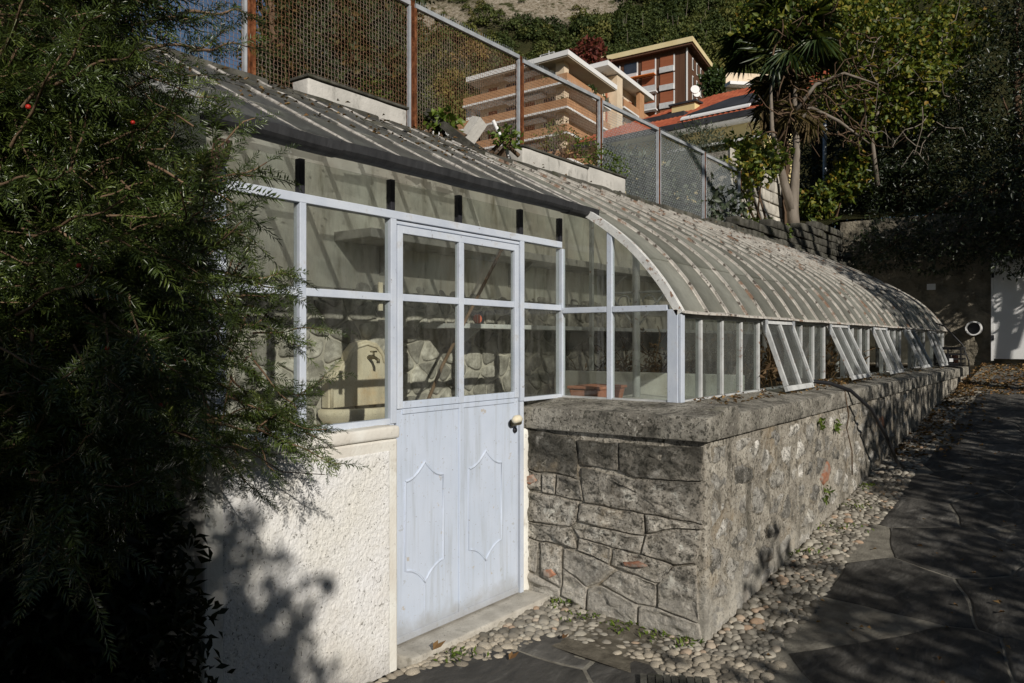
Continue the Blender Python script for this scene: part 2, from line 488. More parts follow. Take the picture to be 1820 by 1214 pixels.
M['rimpaint'] = pbr('rust_spotted_paint', [(0, (0.50, 0.50, 0.48)), (1, (0.66, 0.66, 0.63))], 12, rough=0.7, bump=0.6, bscale=70, bdist=0.004,
                    over=[((0.26, 0.12, 0.05), 22, 0.57, 0.66, 0.85), ((0.10, 0.08, 0.06), 45, 0.62, 0.70, 0.8)], spec=0.25)
M['rust'] = pbr('rust', [(0, (0.06, 0.024, 0.012)), (0.6, (0.15, 0.055, 0.024)), (1, (0.26, 0.11, 0.05))], 14, detail=8, rough=0.95, bump=0.7, bscale=60, offset=7, spec=0.1,
                over=[((0.05, 0.025, 0.015), 9, 0.58, 0.72, 0.6)])
M['pipebrown'] = pbr('brown_pipe', [(0, (0.045, 0.024, 0.018)), (1, (0.075, 0.04, 0.03))], 9, rough=0.6, bump=0.1)
M['galv'] = pbr('galvanised', [(0, (0.32, 0.34, 0.36)), (1, (0.48, 0.50, 0.52))], 9, rough=0.55, bump=0.15, bscale=40, metal=0.35, offset=5,
                over=[((0.22, 0.12, 0.07), 6, 0.64, 0.75, 0.6)])
M['wire_rust'] = pbr('rusty_wire', [(0, (0.17, 0.075, 0.035)), (0.5, (0.25, 0.145, 0.09)), (1, (0.30, 0.27, 0.24))], 1.6, rough=0.85, bump=0, offset=3, spec=0.2)
M['wire_galv'] = pbr('galvanised_wire', [(0, (0.34, 0.37, 0.37)), (1, (0.52, 0.55, 0.55))], 1.6, rough=0.6, bump=0, offset=3, spec=0.3, metal=0.2)
def cleanglass():
    t = NT('clean_glass')
    return t.done(t.n('ShaderNodeBsdfTransparent', {0: (0.96, 0.98, 0.96, 1)}).outputs[0])


M['glass_clean'] = cleanglass()
M['glass'] = glassmat('window_glass', (0.91, 0.92, 0.90), 0.0, 0.26, (0.31, 0.305, 0.28), stretch=(1, 2.2, 0.45))
M['glass_side'] = glassmat('dusty_side_glass', (0.80, 0.84, 0.82), 0.34, 0.62, (0.20, 0.21, 0.20), stretch=(1, 1, 0.35), trans=0.55, refl=0.7)
M['glass_hop'] = glassmat('hopper_glass', (0.80, 0.84, 0.82), 0.55, 0.82, (0.24, 0.25, 0.24), stretch=(1, 1, 0.35), trans=0.5)
M['glass_roof'] = glassmat('dirt_and_reflection_glass', (0.85, 0.87, 0.87), 0.74, 0.90, (0.055, 0.06, 0.07), trans=0.48, rough=0.3, refl=0.15, tcol=(0.95, 0.92, 0.87), coat=True)  # film colour joins dirt with a painted reflection of the dark trees behind
M['glass_curve'] = glassmat('whitewashed_glass', (0.80, 0.80, 0.76), 0.78, 0.95, (0.31, 0.30, 0.275), dscale=3, trans=0.42, rough=0.25, refl=0.3, tcol=(0.75, 0.75, 0.70))
M['glass_wired'] = glassmat('obscure_wired_glass', (0.30, 0.34, 0.33), 0.25, 0.5, (0.045, 0.05, 0.048), rough=0.2, trans=0.5, refl=0.4)
M['pane_dark'] = pbr('far_window_pane', [(0, (0.02, 0.025, 0.035)), (1, (0.05, 0.06, 0.08))], 1, rough=0.08, bump=0, spec=0.9)
M['bark'] = pbr('bark', [(0, (0.07, 0.045, 0.028)), (1, (0.17, 0.115, 0.075))], 14, rough=0.95, bump=0.9, bscale=40, stretch=(1, 1, 0.3), spec=0.1)
M['twig'] = pbr('twig', [(0, (0.10, 0.062, 0.036)), (1, (0.24, 0.16, 0.10))], 9, rough=0.85, bump=0.3, bscale=60, spec=0.2)
M['palebark'] = pbr('pale_bark', [(0, (0.13, 0.105, 0.08)), (1, (0.27, 0.235, 0.195))], 6, rough=0.95, bump=0.6, bscale=30, stretch=(1, 1, 0.3), spec=0.1)
M['yew'] = leafmat('yew_needle', [(0, (0.024, 0.040, 0.010)), (0.5, (0.060, 0.090, 0.018)), (0.85, (0.13, 0.165, 0.035)), (1, (0.20, 0.20, 0.05))], 0.33, 0.12, 0.65)
M['yewdark'] = leafmat('shaded_yew_needle', [(0, (0.006, 0.010, 0.004)), (1, (0.014, 0.020, 0.007))], 0.5, 0.05, 0.3)  # darker copy of the needles, coloured for the shade inside the crown
M['painted_shade_leaf'] = leafmat('painted_shade_leaf', [(0, (0.005, 0.009, 0.004)), (1, (0.016, 0.024, 0.008))], 0.5, 0.05, 0.25)  # near-black leaf colour carries the deep shade under the yew
M['laurel'] = leafmat('laurel_leaf', [(0, (0.010, 0.016, 0.008)), (0.7, (0.024, 0.037, 0.014)), (1, (0.050, 0.068, 0.022))], 0.42, 0.08, 0.55)
M['vine'] = leafmat('vine_leaf', [(0, (0.045, 0.075, 0.014)), (0.5, (0.12, 0.17, 0.025)), (0.85, (0.26, 0.25, 0.035)), (1, (0.33, 0.19, 0.03))], 0.5, 0.35, 0.4)
M['hedge'] = leafmat('hedge_leaf', [(0, (0.025, 0.05, 0.012)), (1, (0.07, 0.11, 0.03))], 0.45, 0.2, 0.5)
M['autumn'] = leafmat('autumn_leaf', [(0, (0.018, 0.032, 0.010)), (0.6, (0.040, 0.058, 0.016)), (0.9, (0.075, 0.075, 0.02)), (1, (0.13, 0.075, 0.02))], 0.6, 0.25, 0.3)
M['red_leaf'] = leafmat('red_leaf', [(0, (0.09, 0.02, 0.015)), (1, (0.20, 0.05, 0.035))], 0.6, 0.25, 0.3)
M['olive'] = leafmat('grey_green_leaf', [(0, (0.045, 0.065, 0.035)), (1, (0.11, 0.13, 0.085))], 0.5, 0.15, 0.4)
M['palm'] = leafmat('palm_leaf', [(0, (0.02, 0.04, 0.012)), (0.8, (0.05, 0.08, 0.02)), (1, (0.10, 0.11, 0.03))], 0.4, 0.15, 0.5)
M['deadfrond'] = leafmat('dead_frond', [(0, (0.06, 0.045, 0.025)), (0.7, (0.14, 0.10, 0.05)), (1, (0.26, 0.20, 0.08))], 0.8, 0.2, 0.2)
M['dryleaf'] = leafmat('dry_leaf', [(0, (0.11, 0.055, 0.025)), (0.6, (0.24, 0.14, 0.06)), (1, (0.40, 0.26, 0.12))], 0.8, 0.2, 0.2)
M['weed'] = leafmat('weed_leaf', [(0, (0.06, 0.11, 0.015)), (1, (0.16, 0.22, 0.03))], 0.5, 0.3, 0.4)
M['drystem'] = leafmat('dry_stem', [(0, (0.07, 0.04, 0.022)), (1, (0.24, 0.16, 0.09))], 0.9, 0.1, 0.1)
M['white'] = pbr('white_paint', [(0, (0.66, 0.66, 0.64)), (1, (0.78, 0.78, 0.76))], 3, rough=0.6, bump=0.1, bscale=20)
M['black'] = pbr('black_plastic', [(0, (0.012, 0.012, 0.013)), (1, (0.025, 0.025, 0.027))], 12, rough=0.45, bump=0.1, bscale=30)
M['terracotta'] = pbr('terracotta', [(0, (0.30, 0.13, 0.08)), (1, (0.42, 0.20, 0.13))], 8, rough=0.9, bump=0.3, bscale=40, spec=0.1)
M['blue'] = pbr('blue_plastic', [(0, (0.03, 0.11, 0.24)), (1, (0.05, 0.16, 0.32))], 4, rough=0.4, bump=0)
M['fountain'] = pbr('fountain_stone', [(0, (0.46, 0.40, 0.29)), (1, (0.62, 0.57, 0.45))], 6, detail=8, rough=0.9, bump=0.5, bscale=110, bdist=0.004,
                    over=[((0.50, 0.30, 0.12), 3, 0.52, 0.72, 0.6), ((0.20, 0.19, 0.16), 90, 0.58, 0.68, 0.5)], spec=0.15)
M['brass'] = pbr('dull_brass', [(0, (0.10, 0.085, 0.05)), (1, (0.18, 0.15, 0.09))], 10, rough=0.45, bump=0.2, metal=0.7)
M['cream_handle'] = pbr('worn_cream_handle', [(0, (0.58, 0.50, 0.36)), (1, (0.74, 0.67, 0.52))], 20, rough=0.5, bump=0.2, bscale=60)
M['sill'] = pbr('granite_sill', [(0, (0.32, 0.30, 0.26)), (1, (0.48, 0.455, 0.40))], 9, detail=8, rough=0.9, bump=0.6, bscale=90, bdist=0.006,
                over=[((0.12, 0.11, 0.095), 60, 0.58, 0.68, 0.6), ((0.16, 0.15, 0.12), 5, 0.55, 0.72, 0.6)], spec=0.15)
M['cream'] = pbr('cream_render', [(0, (0.56, 0.45, 0.32)), (1, (0.66, 0.55, 0.41))], 0.5, rough=0.95, bump=0.1, bscale=4)
M['tan'] = pbr('tan_parapet', [(0, (0.36, 0.19, 0.095)), (1, (0.46, 0.26, 0.14))], 0.6, rough=0.9, bump=0.1, bscale=4)
M['slabwhite'] = pbr('white_slab_edge', [(0, (0.70, 0.69, 0.66)), (1, (0.80, 0.79, 0.76))], 0.4, rough=0.8, bump=0)
M['soffit'] = pbr('soffit', [(0, (0.42, 0.36, 0.28)), (1, (0.50, 0.43, 0.34))], 0.4, rough=0.9, bump=0)
M['brownclad'] = pbr('brown_cladding', [(0, (0.075, 0.035, 0.020)), (1, (0.12, 0.06, 0.035))], 1.4, rough=0.85, bump=0.3, bscale=3, stretch=(4, 4, 0.1))
M['shutter'] = pbr('brown_shutter', [(0, (0.24, 0.075, 0.035)), (1, (0.30, 0.105, 0.05))], 1.0, rough=0.8, bump=0.2, bscale=8, stretch=(0.2, 0.2, 5))
M['rail'] = pbr('pale_railing', [(0, (0.42, 0.42, 0.42)), (1, (0.56, 0.56, 0.56))], 1, rough=0.6, bump=0)
M['roofcream'] = pbr('cream_roof_edge', [(0, (0.62, 0.50, 0.27)), (1, (0.72, 0.60, 0.36))], 0.4, rough=0.8, bump=0)
M['rooftile'] = pbr('red_tile', [(0, (0.25, 0.055, 0.025)), (1, (0.40, 0.11, 0.05))], 1.5, rough=0.85, bump=0.4, bscale=6, over=[((0.15, 0.06, 0.04), 2, 0.55, 0.75, 0.6)])
M['orange'] = pbr('orange_awning', [(0, (0.60, 0.16, 0.03)), (1, (0.70, 0.22, 0.05))], 1, rough=0.8, bump=0)
M['yellow'] = pbr('yellow_render', [(0, (0.62, 0.50, 0.24)), (1, (0.72, 0.60, 0.32))], 0.6, rough=0.95, bump=0.1)
M['greymetal'] = pbr('dark_roof_metal', [(0, (0.03, 0.03, 0.033)), (1, (0.055, 0.055, 0.06))], 1, rough=0.5, bump=0)
M['greenshut'] = pbr('green_shutter', [(0, (0.02, 0.06, 0.035)), (1, (0.03, 0.08, 0.05))], 2, rough=0.7, bump=0)
M['endwall'] = pbr('rough_render_wall', [(0, (0.14, 0.125, 0.095)), (1, (0.32, 0.285, 0.22))], 4, detail=8, rough=0.97, bump=1.0, bscale=11, bdist=0.06,
                   over=[((0.06, 0.055, 0.04), 3, 0.52, 0.72, 0.7)], spec=0.05)
M['cutstone'] = pbr('pale_cut_stone', [(0, (0.30, 0.28, 0.24)), (1, (0.50, 0.47, 0.41))], 5, rough=0.95, bump=0.8, bscale=20, rnd=0.4, offset=11,
                    over=[((0.10, 0.095, 0.07), 7, 0.56, 0.72, 0.6)], spec=0.1)


def hillmat():
    t = NT('hillside')
    co = t.coord()
    a = t.n('ShaderNodeAttribute', attribute_name='rnd').outputs['Fac']
    gcol = t.ramp(t.noise(co, 0.35, 8, 0.65), [(0.3, (0.025, 0.03, 0.012)), (0.7, (0.075, 0.07, 0.03))])
    rcol = t.ramp(t.noise(co, 0.9, 10, 0.75, 0.8), [(0.32, (0.09, 0.07, 0.045)), (0.47, (0.30, 0.25, 0.18)), (0.62, (0.52, 0.46, 0.37))])
    rcol = t.mix(t.rng(t.noise(co, 0.22, 7, 0.7), 0.52, 0.62), rcol, (0.06, 0.065, 0.025))
    col = t.mix(a, gcol, rcol)
    b = t.n('ShaderNodeBsdfPrincipled', {'Base Color': col, 'Roughness': 0.97, 'Specular IOR Level': 0.05})
    bp = t.n('ShaderNodeBump', {'Strength': 1.0, 'Distance': 1.2, 'Height': t.noise(co, 0.8, 9, 0.72)})
    t.t.links.new(bp.outputs[0], b.inputs['Normal'])
    return t.done(b.outputs[0])


M['hill'] = hillmat()


def checkmat():
    t = NT('red_grid')
    co = t.coord()
    br = t.n('ShaderNodeTexBrick', {'Vector': co, 'Color1': (0.65, 0.16, 0.09, 1), 'Color2': (0.65, 0.16, 0.09, 1), 'Mortar': (0.7, 0.66, 0.6, 1), 'Scale': 60.0,
                                    'Mortar Size': 0.03, 'Brick Width': 0.8, 'Row Height': 0.8}, offset=0.0)
    b = t.n('ShaderNodeBsdfPrincipled', {'Base Color': br.outputs[0], 'Roughness': 0.5})
    return t.done(b.outputs[0])


M['redgrid'] = checkmat()


def sstep(a, b, x):
    t = min(1, max(0, (x - a) / (b - a)))
    return t * t * (3 - 2 * t)


# ------------------------------------------------------------------ the ground, terraces and hill
def gz(x, y):
    z = 0.1 * max(0.0, y - 3.9)
    z = min(z, 1.22)
    z += 0.05 * sstep(-2.0, -2.6, x) * sstep(4.5, 3.9, y)
    return z


def hz(x, y):
    dep = -SA * x + CA * y
    lat = CA * x + SA * y
    d = math.hypot(x, y)
    ratio = lat / max(dep, 1.0) if dep > 1 else (9 if lat > 0 else -9)
    z = 3.03 + 0.1 * max(0, min(y, 20) - 10) + 0.03 * max(0, min(-3.9 - x, 20))
    z += 0.15 * max(0, min(d, 150) - 14) * sstep(0, 20, dep)
    side = sstep(-0.46, -0.16, ratio) if dep > 1 else 0
    side = 0.12 + 0.88 * side
    h = 0.95 * max(0, min(d, 380) - 150)
    h += 4 * noise.noise(Vector((x * 0.02, y * 0.02, 3))) * sstep(145, 175, d)
    return z + h * side * sstep(0, 40, dep)


def rockiness(x, y):
    dep = -SA * x + CA * y
    if dep < 60: return 0.0
    u = 910 + 1400 * (CA * x + SA * y) / dep
    d = math.hypot(x, y)
    n = noise.noise(Vector((x * 0.05, y * 0.05, 7))) * 60
    k = sstep(820, 880, u + n) * sstep(1150, 1080, u + n) * sstep(212, 220, d + n * 0.14)
    k = max(k, 0.9 * sstep(700, 740, u + n) * sstep(860, 800, u + n) * sstep(208, 213, d) * sstep(232, 224, d))
    return k


def grid_sheet(name, xs, ys, zf, mat, skip=None, attr=None):
    V = [(x, y, zf(x, y)) for y in ys for x in xs]
    nx = len(xs)
    F = []
    for j in range(len(ys) - 1):
        for i in range(nx - 1):
            if skip and skip(0.5 * (xs[i] + xs[i + 1]), 0.5 * (ys[j] + ys[j + 1])): continue
            F.append((j * nx + i, j * nx + i + 1, (j + 1) * nx + i + 1, (j + 1) * nx + i))
    rnd = [attr(x, y) for x, y, z in V] if attr else None
    return tag(npobj(name, V, F, mat, rnd=rnd, smooth=True), kind='structure')


xs = [-3.95 + 0.3 * i for i in range(34)] + [8, 11, 16, 30, 80, 300, 800]
ys = [-800, -300, -80, -30, -15, -9] + [-6 + 0.4 * i for i in range(56)]
ys = [y for y in ys if y < 15.9] + [16.0]
grid_sheet('ground', xs, ys, lambda x, y: gz(x, y) - 0.03, M['soil'])


def graded():
    a = [-800, -600, -480] + list(np.arange(-400, -20, 4.0)) + list(np.arange(-20, -4.5, 1.5)) + [-3.95]
    return a


xs2 = graded() + [0, 3, 8, 16, 30, 50, 80, 120, 200, 400, 800]
ys2 = [-800, -300, -100, -40, -15, -6] + list(np.arange(0, 16, 2.0)) + [16.0] + list(np.arange(18, 40, 2.0)) + list(np.arange(40, 400, 4.0)) + [450, 600, 800]
grid_sheet('hillside', [float(v) for v in xs2], [float(v) for v in ys2], hz, M['hill'], skip=lambda x, y: x > -3.95 and y < 16.0, attr=rockiness)


# ------------------------------------------------------------------ polygons for stonework
def clip_half(poly, p, n):
    out = []
    for i in range(len(poly)):
        a, b = poly[i], poly[(i + 1) % len(poly)]
        da = (a[0] - p[0]) * n[0] + (a[1] - p[1]) * n[1]
        db = (b[0] - p[0]) * n[0] + (b[1] - p[1]) * n[1]
        if da <= 0: out.append(a)
        if (da < 0 < db) or (db < 0 < da):
            t = da / (da - db)
            out.append((a[0] + (b[0] - a[0]) * t, a[1] + (b[1] - a[1]) * t))
    return out


def voronoi(rect, pts, ax=1.0):
    """cells of pts inside rect; ax squeezes the first axis so stones come out longer that way"""
    x0, x1, y0, y1 = rect
    q = [(p[0] * ax, p[1]) for p in pts]
    cells = []
    for i, a in enumerate(q):
        poly = [(x0 * ax, y0), (x1 * ax, y0), (x1 * ax, y1), (x0 * ax, y1)]
        for j, b in enumerate(q):
            if i == j: continue
            if abs(a[0] - b[0]) + abs(a[1] - b[1]) > 3.0: continue
            poly = clip_half(poly, ((a[0] + b[0]) / 2, (a[1] + b[1]) / 2), (b[0] - a[0], b[1] - a[1]))
            if not poly: break
        cells.append([(p[0] / ax, p[1]) for p in poly])
    return cells


def jitter_pts(rect, sx, sy, rg, jit=0.75):
    x0, x1, y0, y1 = rect
    pts = []
    ny = max(1, round((y1 - y0) / sy))
    for j in range(ny):
        nx = max(1, round((x1 - x0) / sx))
        for i in range(nx):
            ox = 0.5 if j % 2 else 0
            pts.append((x0 + (i + 0.5 + ox * 0.9 - 0.22 + (rg.random() - 0.5) * jit) * (x1 - x0) / nx, y0 + (j + 0.5 + (rg.random() - 0.5) * jit) * (y1 - y0) / ny))
    return pts


def soften(poly, n=2):
    for _ in range(n):
        q = []
        for i in range(len(poly)):
            a, b = poly[i], poly[(i + 1) % len(poly)]
            q += [(a[0] * .75 + b[0] * .25, a[1] * .75 + b[1] * .25), (a[0] * .25 + b[0] * .75, a[1] * .25 + b[1] * .75)]
        poly = q
    return poly


def wobble(poly, step, amp, freq=9.0, seed=0):
    out = []
    for i in range(len(poly)):
        a, b = poly[i], poly[(i + 1) % len(poly)]
        L = math.hypot(b[0] - a[0], b[1] - a[1])
        k = max(1, int(L / step))
        for j in range(k):
            t = j / k
            x, y = a[0] + (b[0] - a[0]) * t, a[1] + (b[1] - a[1]) * t
            nv = noise.noise_vector(Vector((x * freq, y * freq, seed)))
            out.append((x + nv.x * amp, y + nv.y * amp))
    return out


def fbm(x, y, s, oct=4):
    v, a, f = 0.0, 1.0, 1.0
    for o in range(oct):
        v += a * noise.noise(Vector((x * f, y * f, s + o * 3.7)))
        a *= 0.55
        f *= 2.1
    return v


def stone_mb(poly, to3, gap, high, deep, seed, rough=0.006, freq=9.0, rings=(1.0, 0.94, 0.8, 0.6, 0.4, 0.2), band=0.35, bury=0.0):
    """a stone with poly outline: side skirt, rounded arris, uneven face; to3(a, b, h) -> point"""
    n = len(poly)
    cx = sum(p[0] for p in poly) / n
    cy = sum(p[1] for p in poly) / n
    rim = []
    for (x, y) in poly:
        d = math.hypot(x - cx, y - cy) + 1e-6
        k = max(0.2, 1 - gap / d)
        rim.append((cx + (x - cx) * k, cy + (y - cy) * k))
    mb = MB()
    vs = [to3(x, y, -deep) for x, y in rim]
    mb.q = [0.0] * n
    tx, ty = math.sin(seed * 1.7) * 0.5, math.cos(seed * 2.3) * 0.5
    for ri, k in enumerate(rings):
        for x, y in rim:
            px, py = cx + (x - cx) * k, cy + (y - cy) * k
            m = min(1.0, (1 - k) / band)
            h = high * (0.62 if ri == 0 else 0.92 + 0.08 * m) + rough * m * (fbm(px * freq * 0.7, py * freq * 1.35, seed) + (tx * (px - cx) + ty * (py - cy)) * 6)
            h -= bury * (1 - m)
            if ri == 0: h += rough * 0.3 * noise.noise(Vector((px * 30, py * 30, 1)))
            vs.append(to3(px, py, h))
            mb.q.append(m)
    vs.append(to3(cx, cy, high + rough * fbm(cx * freq * 0.7, cy * freq * 1.35, seed)))
    mb.q.append(1.0)
    fs = []
    m = len(rings)
    for r in range(m):
        for i in range(n):
            j = (i + 1) % n
            fs.append((r * n + i, r * n + j, (r + 1) * n + j, (r + 1) * n + i))
    for i in range(n):
        fs.append((m * n + i, m * n + (i + 1) % n, (m + 1) * n))
    a, b, c = Vector(vs[m * n]), Vector(vs[m * n + n // 3]), Vector(vs[m * n + (2 * n) // 3])
    if (b - a).cross(c - a).dot(to3(cx, cy, 1) - to3(cx, cy, 0)) < 0:
        fs = [f[::-1] for f in fs]
    mb.add(vs, fs)
    return mb


def rounded_block(x0, x1, y0, y1, z0, z1, res, rad, amp, freq=6.0, zf=None):
    mb = MB()
    idx = {}
    V = []

    def vid(p):
        k = tuple(round(c, 4) for c in p)
        if k not in idx:
            idx[k] = len(V)
            c = Vector((min(max(p[0], x0 + rad), x1 - rad), min(max(p[1], y0 + rad), y1 - rad), min(max(p[2], z0 + rad), z1 - rad)))
            d = Vector(p) - c
            if d.length > 1e-6:
                nd = d.normalized()
                q = c + nd * rad
                h = noise.noise(Vector(p) * freq) + 0.5 * noise.noise(Vector(p) * freq * 2.7)
                q = q + nd * amp * h
            else:
                q = Vector(p)
            if zf: q.z += zf(q)
            V.append(q)
        return idx[k]

    def axis(a, b):
        n = max(1, int(round((b - a - 2 * rad) / res)))
        return [a, a + rad * 0.3] + [a + rad + (b - a - 2 * rad) * i / n for i in range(n + 1)] + [b - rad * 0.3, b]

    X, Y, Z = axis(x0, x1), axis(y0, y1), axis(z0, z1)
    F = []

    def face(A, B, mk, flip):
        for i in range(len(A) - 1):
            for j in range(len(B) - 1):
                f = [vid(mk(A[i], B[j])), vid(mk(A[i + 1], B[j])), vid(mk(A[i + 1], B[j + 1])), vid(mk(A[i], B[j + 1]))]
                F.append(tuple(f[::-1] if flip else f))
    face(X, Y, lambda a, b: (a, b, z1), False)
    face(X, Y, lambda a, b: (a, b, z0), True)
    face(X, Z, lambda a, b: (a, y0, b), False)
    face(X, Z, lambda a, b: (a, y1, b), True)
    face(Y, Z, lambda a, b: (x1, a, b), False)
    face(Y, Z, lambda a, b: (x0, a, b), True)
    mb.add(V, F)
    return mb

# ------------------------------------------------------------------ the greenhouse
rg = random.Random(5)
GH = thing('greenhouse', 'old lean-to glass greenhouse with curved roof, pale blue door and stone base', 'greenhouse', (-2.4, 6, 0))

# -- stone base, short wall beside the door (faces -Y)
GW = rounded_block(-2.87, -1.90, 3.956, 4.25, -0.25, 1.075, 0.05, 0.01, 0.006, 9).build('gable_wall', M['mortar'], GH, True)
CR = [
    [(150, 165), (260, 185), (375, 215), (385, 235), (390, 390), (300, 365), (230, 360), (155, 335)],
    [(390, 220), (550, 240), (550, 355), (470, 340), (405, 335), (390, 300)],
    [(550, 240), (850, 265), (850, 400), (720, 395), (610, 385), (555, 360)],
    [(405, 340), (600, 388), (850, 405), (855, 570), (640, 530), (420, 490), (405, 430)],
    [(155, 340), (235, 365), (235, 440), (160, 435)],
    [(240, 365), (295, 370), (295, 460), (240, 450)],
    [(300, 370), (400, 395), (415, 485), (300, 460)],
    [(155, 440), (300, 465), (395, 490), (385, 570), (365, 600), (155, 570)],
    [(400, 495), (645, 535), (650, 625), (560, 610), (460, 590), (385, 570)],
    [(650, 535), (855, 575), (850, 592), (760, 590), (655, 615)],
    [(655, 620), (760, 594), (850, 597), (830, 730), (750, 740), (640, 700)],
    [(155, 577), (365, 604), (385, 690), (230, 660), (155, 640)],
    [(372, 606), (460, 594), (560, 614), (648, 632), (635, 700), (530, 680), (460, 656), (395, 640)],
    [(530, 684), (640, 705), (745, 744), (720, 810), (690, 815), (620, 790), (525, 752)],
    [(395, 645), (458, 660), (522, 684), (518, 752), (458, 722), (390, 695)],
    [(155, 645), (222, 665), (212, 805), (150, 785)],
    [(232, 665), (325, 685), (320, 862), (238, 820)],
    [(332, 690), (455, 725), (540, 772), (475, 838), (430, 852), (332, 775)],
    [(332, 780), (432, 857), (425, 892), (420, 952), (322, 895), (325, 860)],
    [(432, 862), (480, 845), (560, 880), (620, 917), (620, 1002), (520, 987), (425, 952)],
    [(548, 775), (620, 795), (690, 820), (690, 915), (625, 912), (560, 876), (484, 838)],
    [(695, 822), (750, 748), (830, 738), (838, 968), (760, 940), (697, 915)],
    [(625, 922), (697, 920), (838, 973), (850, 1062), (740, 1042), (625, 1007)],
    [(152, 795), (212, 815), (310, 868), (318, 892), (312, 915), (150, 880)],
]


def cr2(p):
    s = (p[0] - 150) / 705
    yt, yb = 160 + 82 * s, 880 + 185 * s
    t = (p[1] - yt) / (yb - yt)
    zb = 0.07 - 0.09 * s
    return (-2.845 + 1.185 * s, 1.07 + (zb - 1.07) * t)


for k, poly in enumerate(CR):
    pl = wobble([cr2(p) for p in poly], 0.02, 0.007, 12, 3)
    mb = stone_mb(pl, lambda a, b, h: Vector((a, 3.949 - h, b)), 0.0030, 0.007, 0.03, k * 3.1, 0.020, 12.0, (1.0, 0.975, 0.9, 0.8, 0.68, 0.54, 0.4, 0.25, 0.1), 0.25)
    mb.build('stone', M['stone'], GW, True)
for (x, y, w, h) in ((190, 390, 28, 20), (275, 800, 26, 22), (615, 745, 44, 14)):
    pl = wobble([cr2(p) for p in ((x - w, y - h * 0.6), (x + w * 0.3, y - h), (x + w, y + h * 0.3), (x + w * 0.2, y + h), (x - w * 0.9, y + h * 0.5))], 0.02, 0.008, 20, 1)
    stone_mb(pl, lambda a, b, h_: Vector((a, 3.949 - h_, b)), 0.0, 0.022, 0.02, x, 0.005).build('brick', M['brickbit'], GW, True)
# plaster pier between the door frame and the stones
rounded_block(-2.93, -2.795, 3.885, 3.985, 0.0, 1.07, 0.06, 0.03, 0.008, 9).build('plaster_pier', M['plaster_edge'], GH, True)

# -- stone base, long wall beside the path (faces +X)
SW = rounded_block(-1.90, -1.655, 3.962, 14.55, -0.25, 1.075, 0.07, 0.012, 0.010, 7).build('side_wall', M['mortar'], GH, True)
rect = (3.99, 9.6, -0.02, 1.05)
for k, c in enumerate(voronoi(rect, jitter_pts(rect, 0.34, 0.15, rg, 0.9), 0.5)):
    if len(c) < 3: continue
    cy, cz = sum(p[0] for p in c) / len(c), sum(p[1] for p in c) / len(c)
    if cz < gz(-1.6, cy) - 0.02: continue
    pl = wobble(c, 0.035, 0.022, 11, 2)
    bk_ = rg.random() < 0.05
    g = 0.045 if bk_ else 0.002
    m = M['brickbit'] if bk_ else M['stone_side']
    stone_mb(pl, lambda a, b, h: Vector((-1.655 + h, a, b)), g, 0.012 if bk_ else rg.uniform(.002, .012), 0.04, k * 2.3, 0.006 if bk_ else 0.014, 13.0, (1.0, 0.85, 0.68, 0.5, 0.34, 0.18), 0.55, 0.0 if bk_ else 0.020).build(
        'brick' if bk_ else 'stone', m, SW, True)

# -- coping
slope = lambda q: -0.045 * max(0, (q.x + 2.0) / 0.37) * min(1, max(0, (q.z - 1.07) / 0.17))
rounded_block(-2.87, -1.625, 3.925, 4.36, 1.07, 1.24, 0.03, 0.008, 0.0035, 11, lambda q: -0.04 * sstep(4.3, 3.95, q.y) * min(1, max(0, (q.z - 1.07) / 0.17))).build('coping', M['coping'], GH, True)
cy = 4.362
for L in (2.6, 2.5, 2.7, 2.43):
    rounded_block(-2.06, -1.625 + 0.004 * rg.random(), cy, cy + L - 0.004, 1.07, 1.24, 0.05, 0.009, 0.004, 10, slope).build('coping', M['coping'], GH, True)
    cy += L

# -- roughcast parapet left of the door, with smooth plaster margins
PAR = MB().box(-2.98, -2.703, 1.70, 2.728, -0.3, 1.135).build('parapet', M['plaster_edge'], GH, bevel=0.012)
ny, nz_ = 165, 178
V, F = [], []
for j in range(nz_ + 1):
    for i in range(ny + 1):
        y, z = 1.775 + 0.90 * i / ny, -0.2 + 1.285 * j / nz_
        p = Vector((y, z, 0))
        h = 0.5 + 0.6 * noise.noise(p * 55) + 0.45 * noise.noise(p * 120) + 0.25 * noise.noise(p * 14)
        e = min(i, ny - i, nz_ - j + 0.0)
        h = max(-0.2, h) * min(1.0, e / 2.5) + (0 if e > 0 else -0.6)
        V.append((-2.703 + 0.0055 * h, y, z))
for j in range(nz_):
    for i in range(ny):
        a = j * (ny + 1) + i
        F.append((a, a + 1, a + ny + 2, a + ny + 1))
npobj('roughcast_panel', V, F, M['stucco'], PAR, smooth=True)
rounded_block(-2.99, -2.695, 1.69, 2.735, 1.136, 1.195, 0.05, 0.014, 0.004, 8).build('parapet_cap', M['plaster_edge'], PAR, True)
# end wall under the glass (faces -Y)
MB().box(-3.745, -2.982, 1.70, 1.85, -0.3, 1.18).build('end_wall', M['stucco'], GH, bevel=0.01)
rounded_block(-2.83, -2.615, 2.735, 3.93, -0.1, 0.085, 0.06, 0.012, 0.003, 8).build('door_sill', M['sill'], GH, True)

# -- facade frame (X = -2.8)
XF = -2.8


def vbar(name, y, z0, z1, w=0.036, d=0.045, mat='frame', parent=GH, x=XF, bevel=0.003):
    return MB().box(x - d / 2, x + d / 2, y - w / 2, y + w / 2, z0, z1).build(name, M[mat], parent, bevel=bevel)


def hbar(name, y0, y1, z, w=0.036, d=0.041, mat='frame', parent=GH, x=XF, bevel=0.003):
    return MB().box(x - d / 2, x + d / 2, y0, y1, z - w / 2, z + w / 2).build(name, M[mat], parent, bevel=bevel)


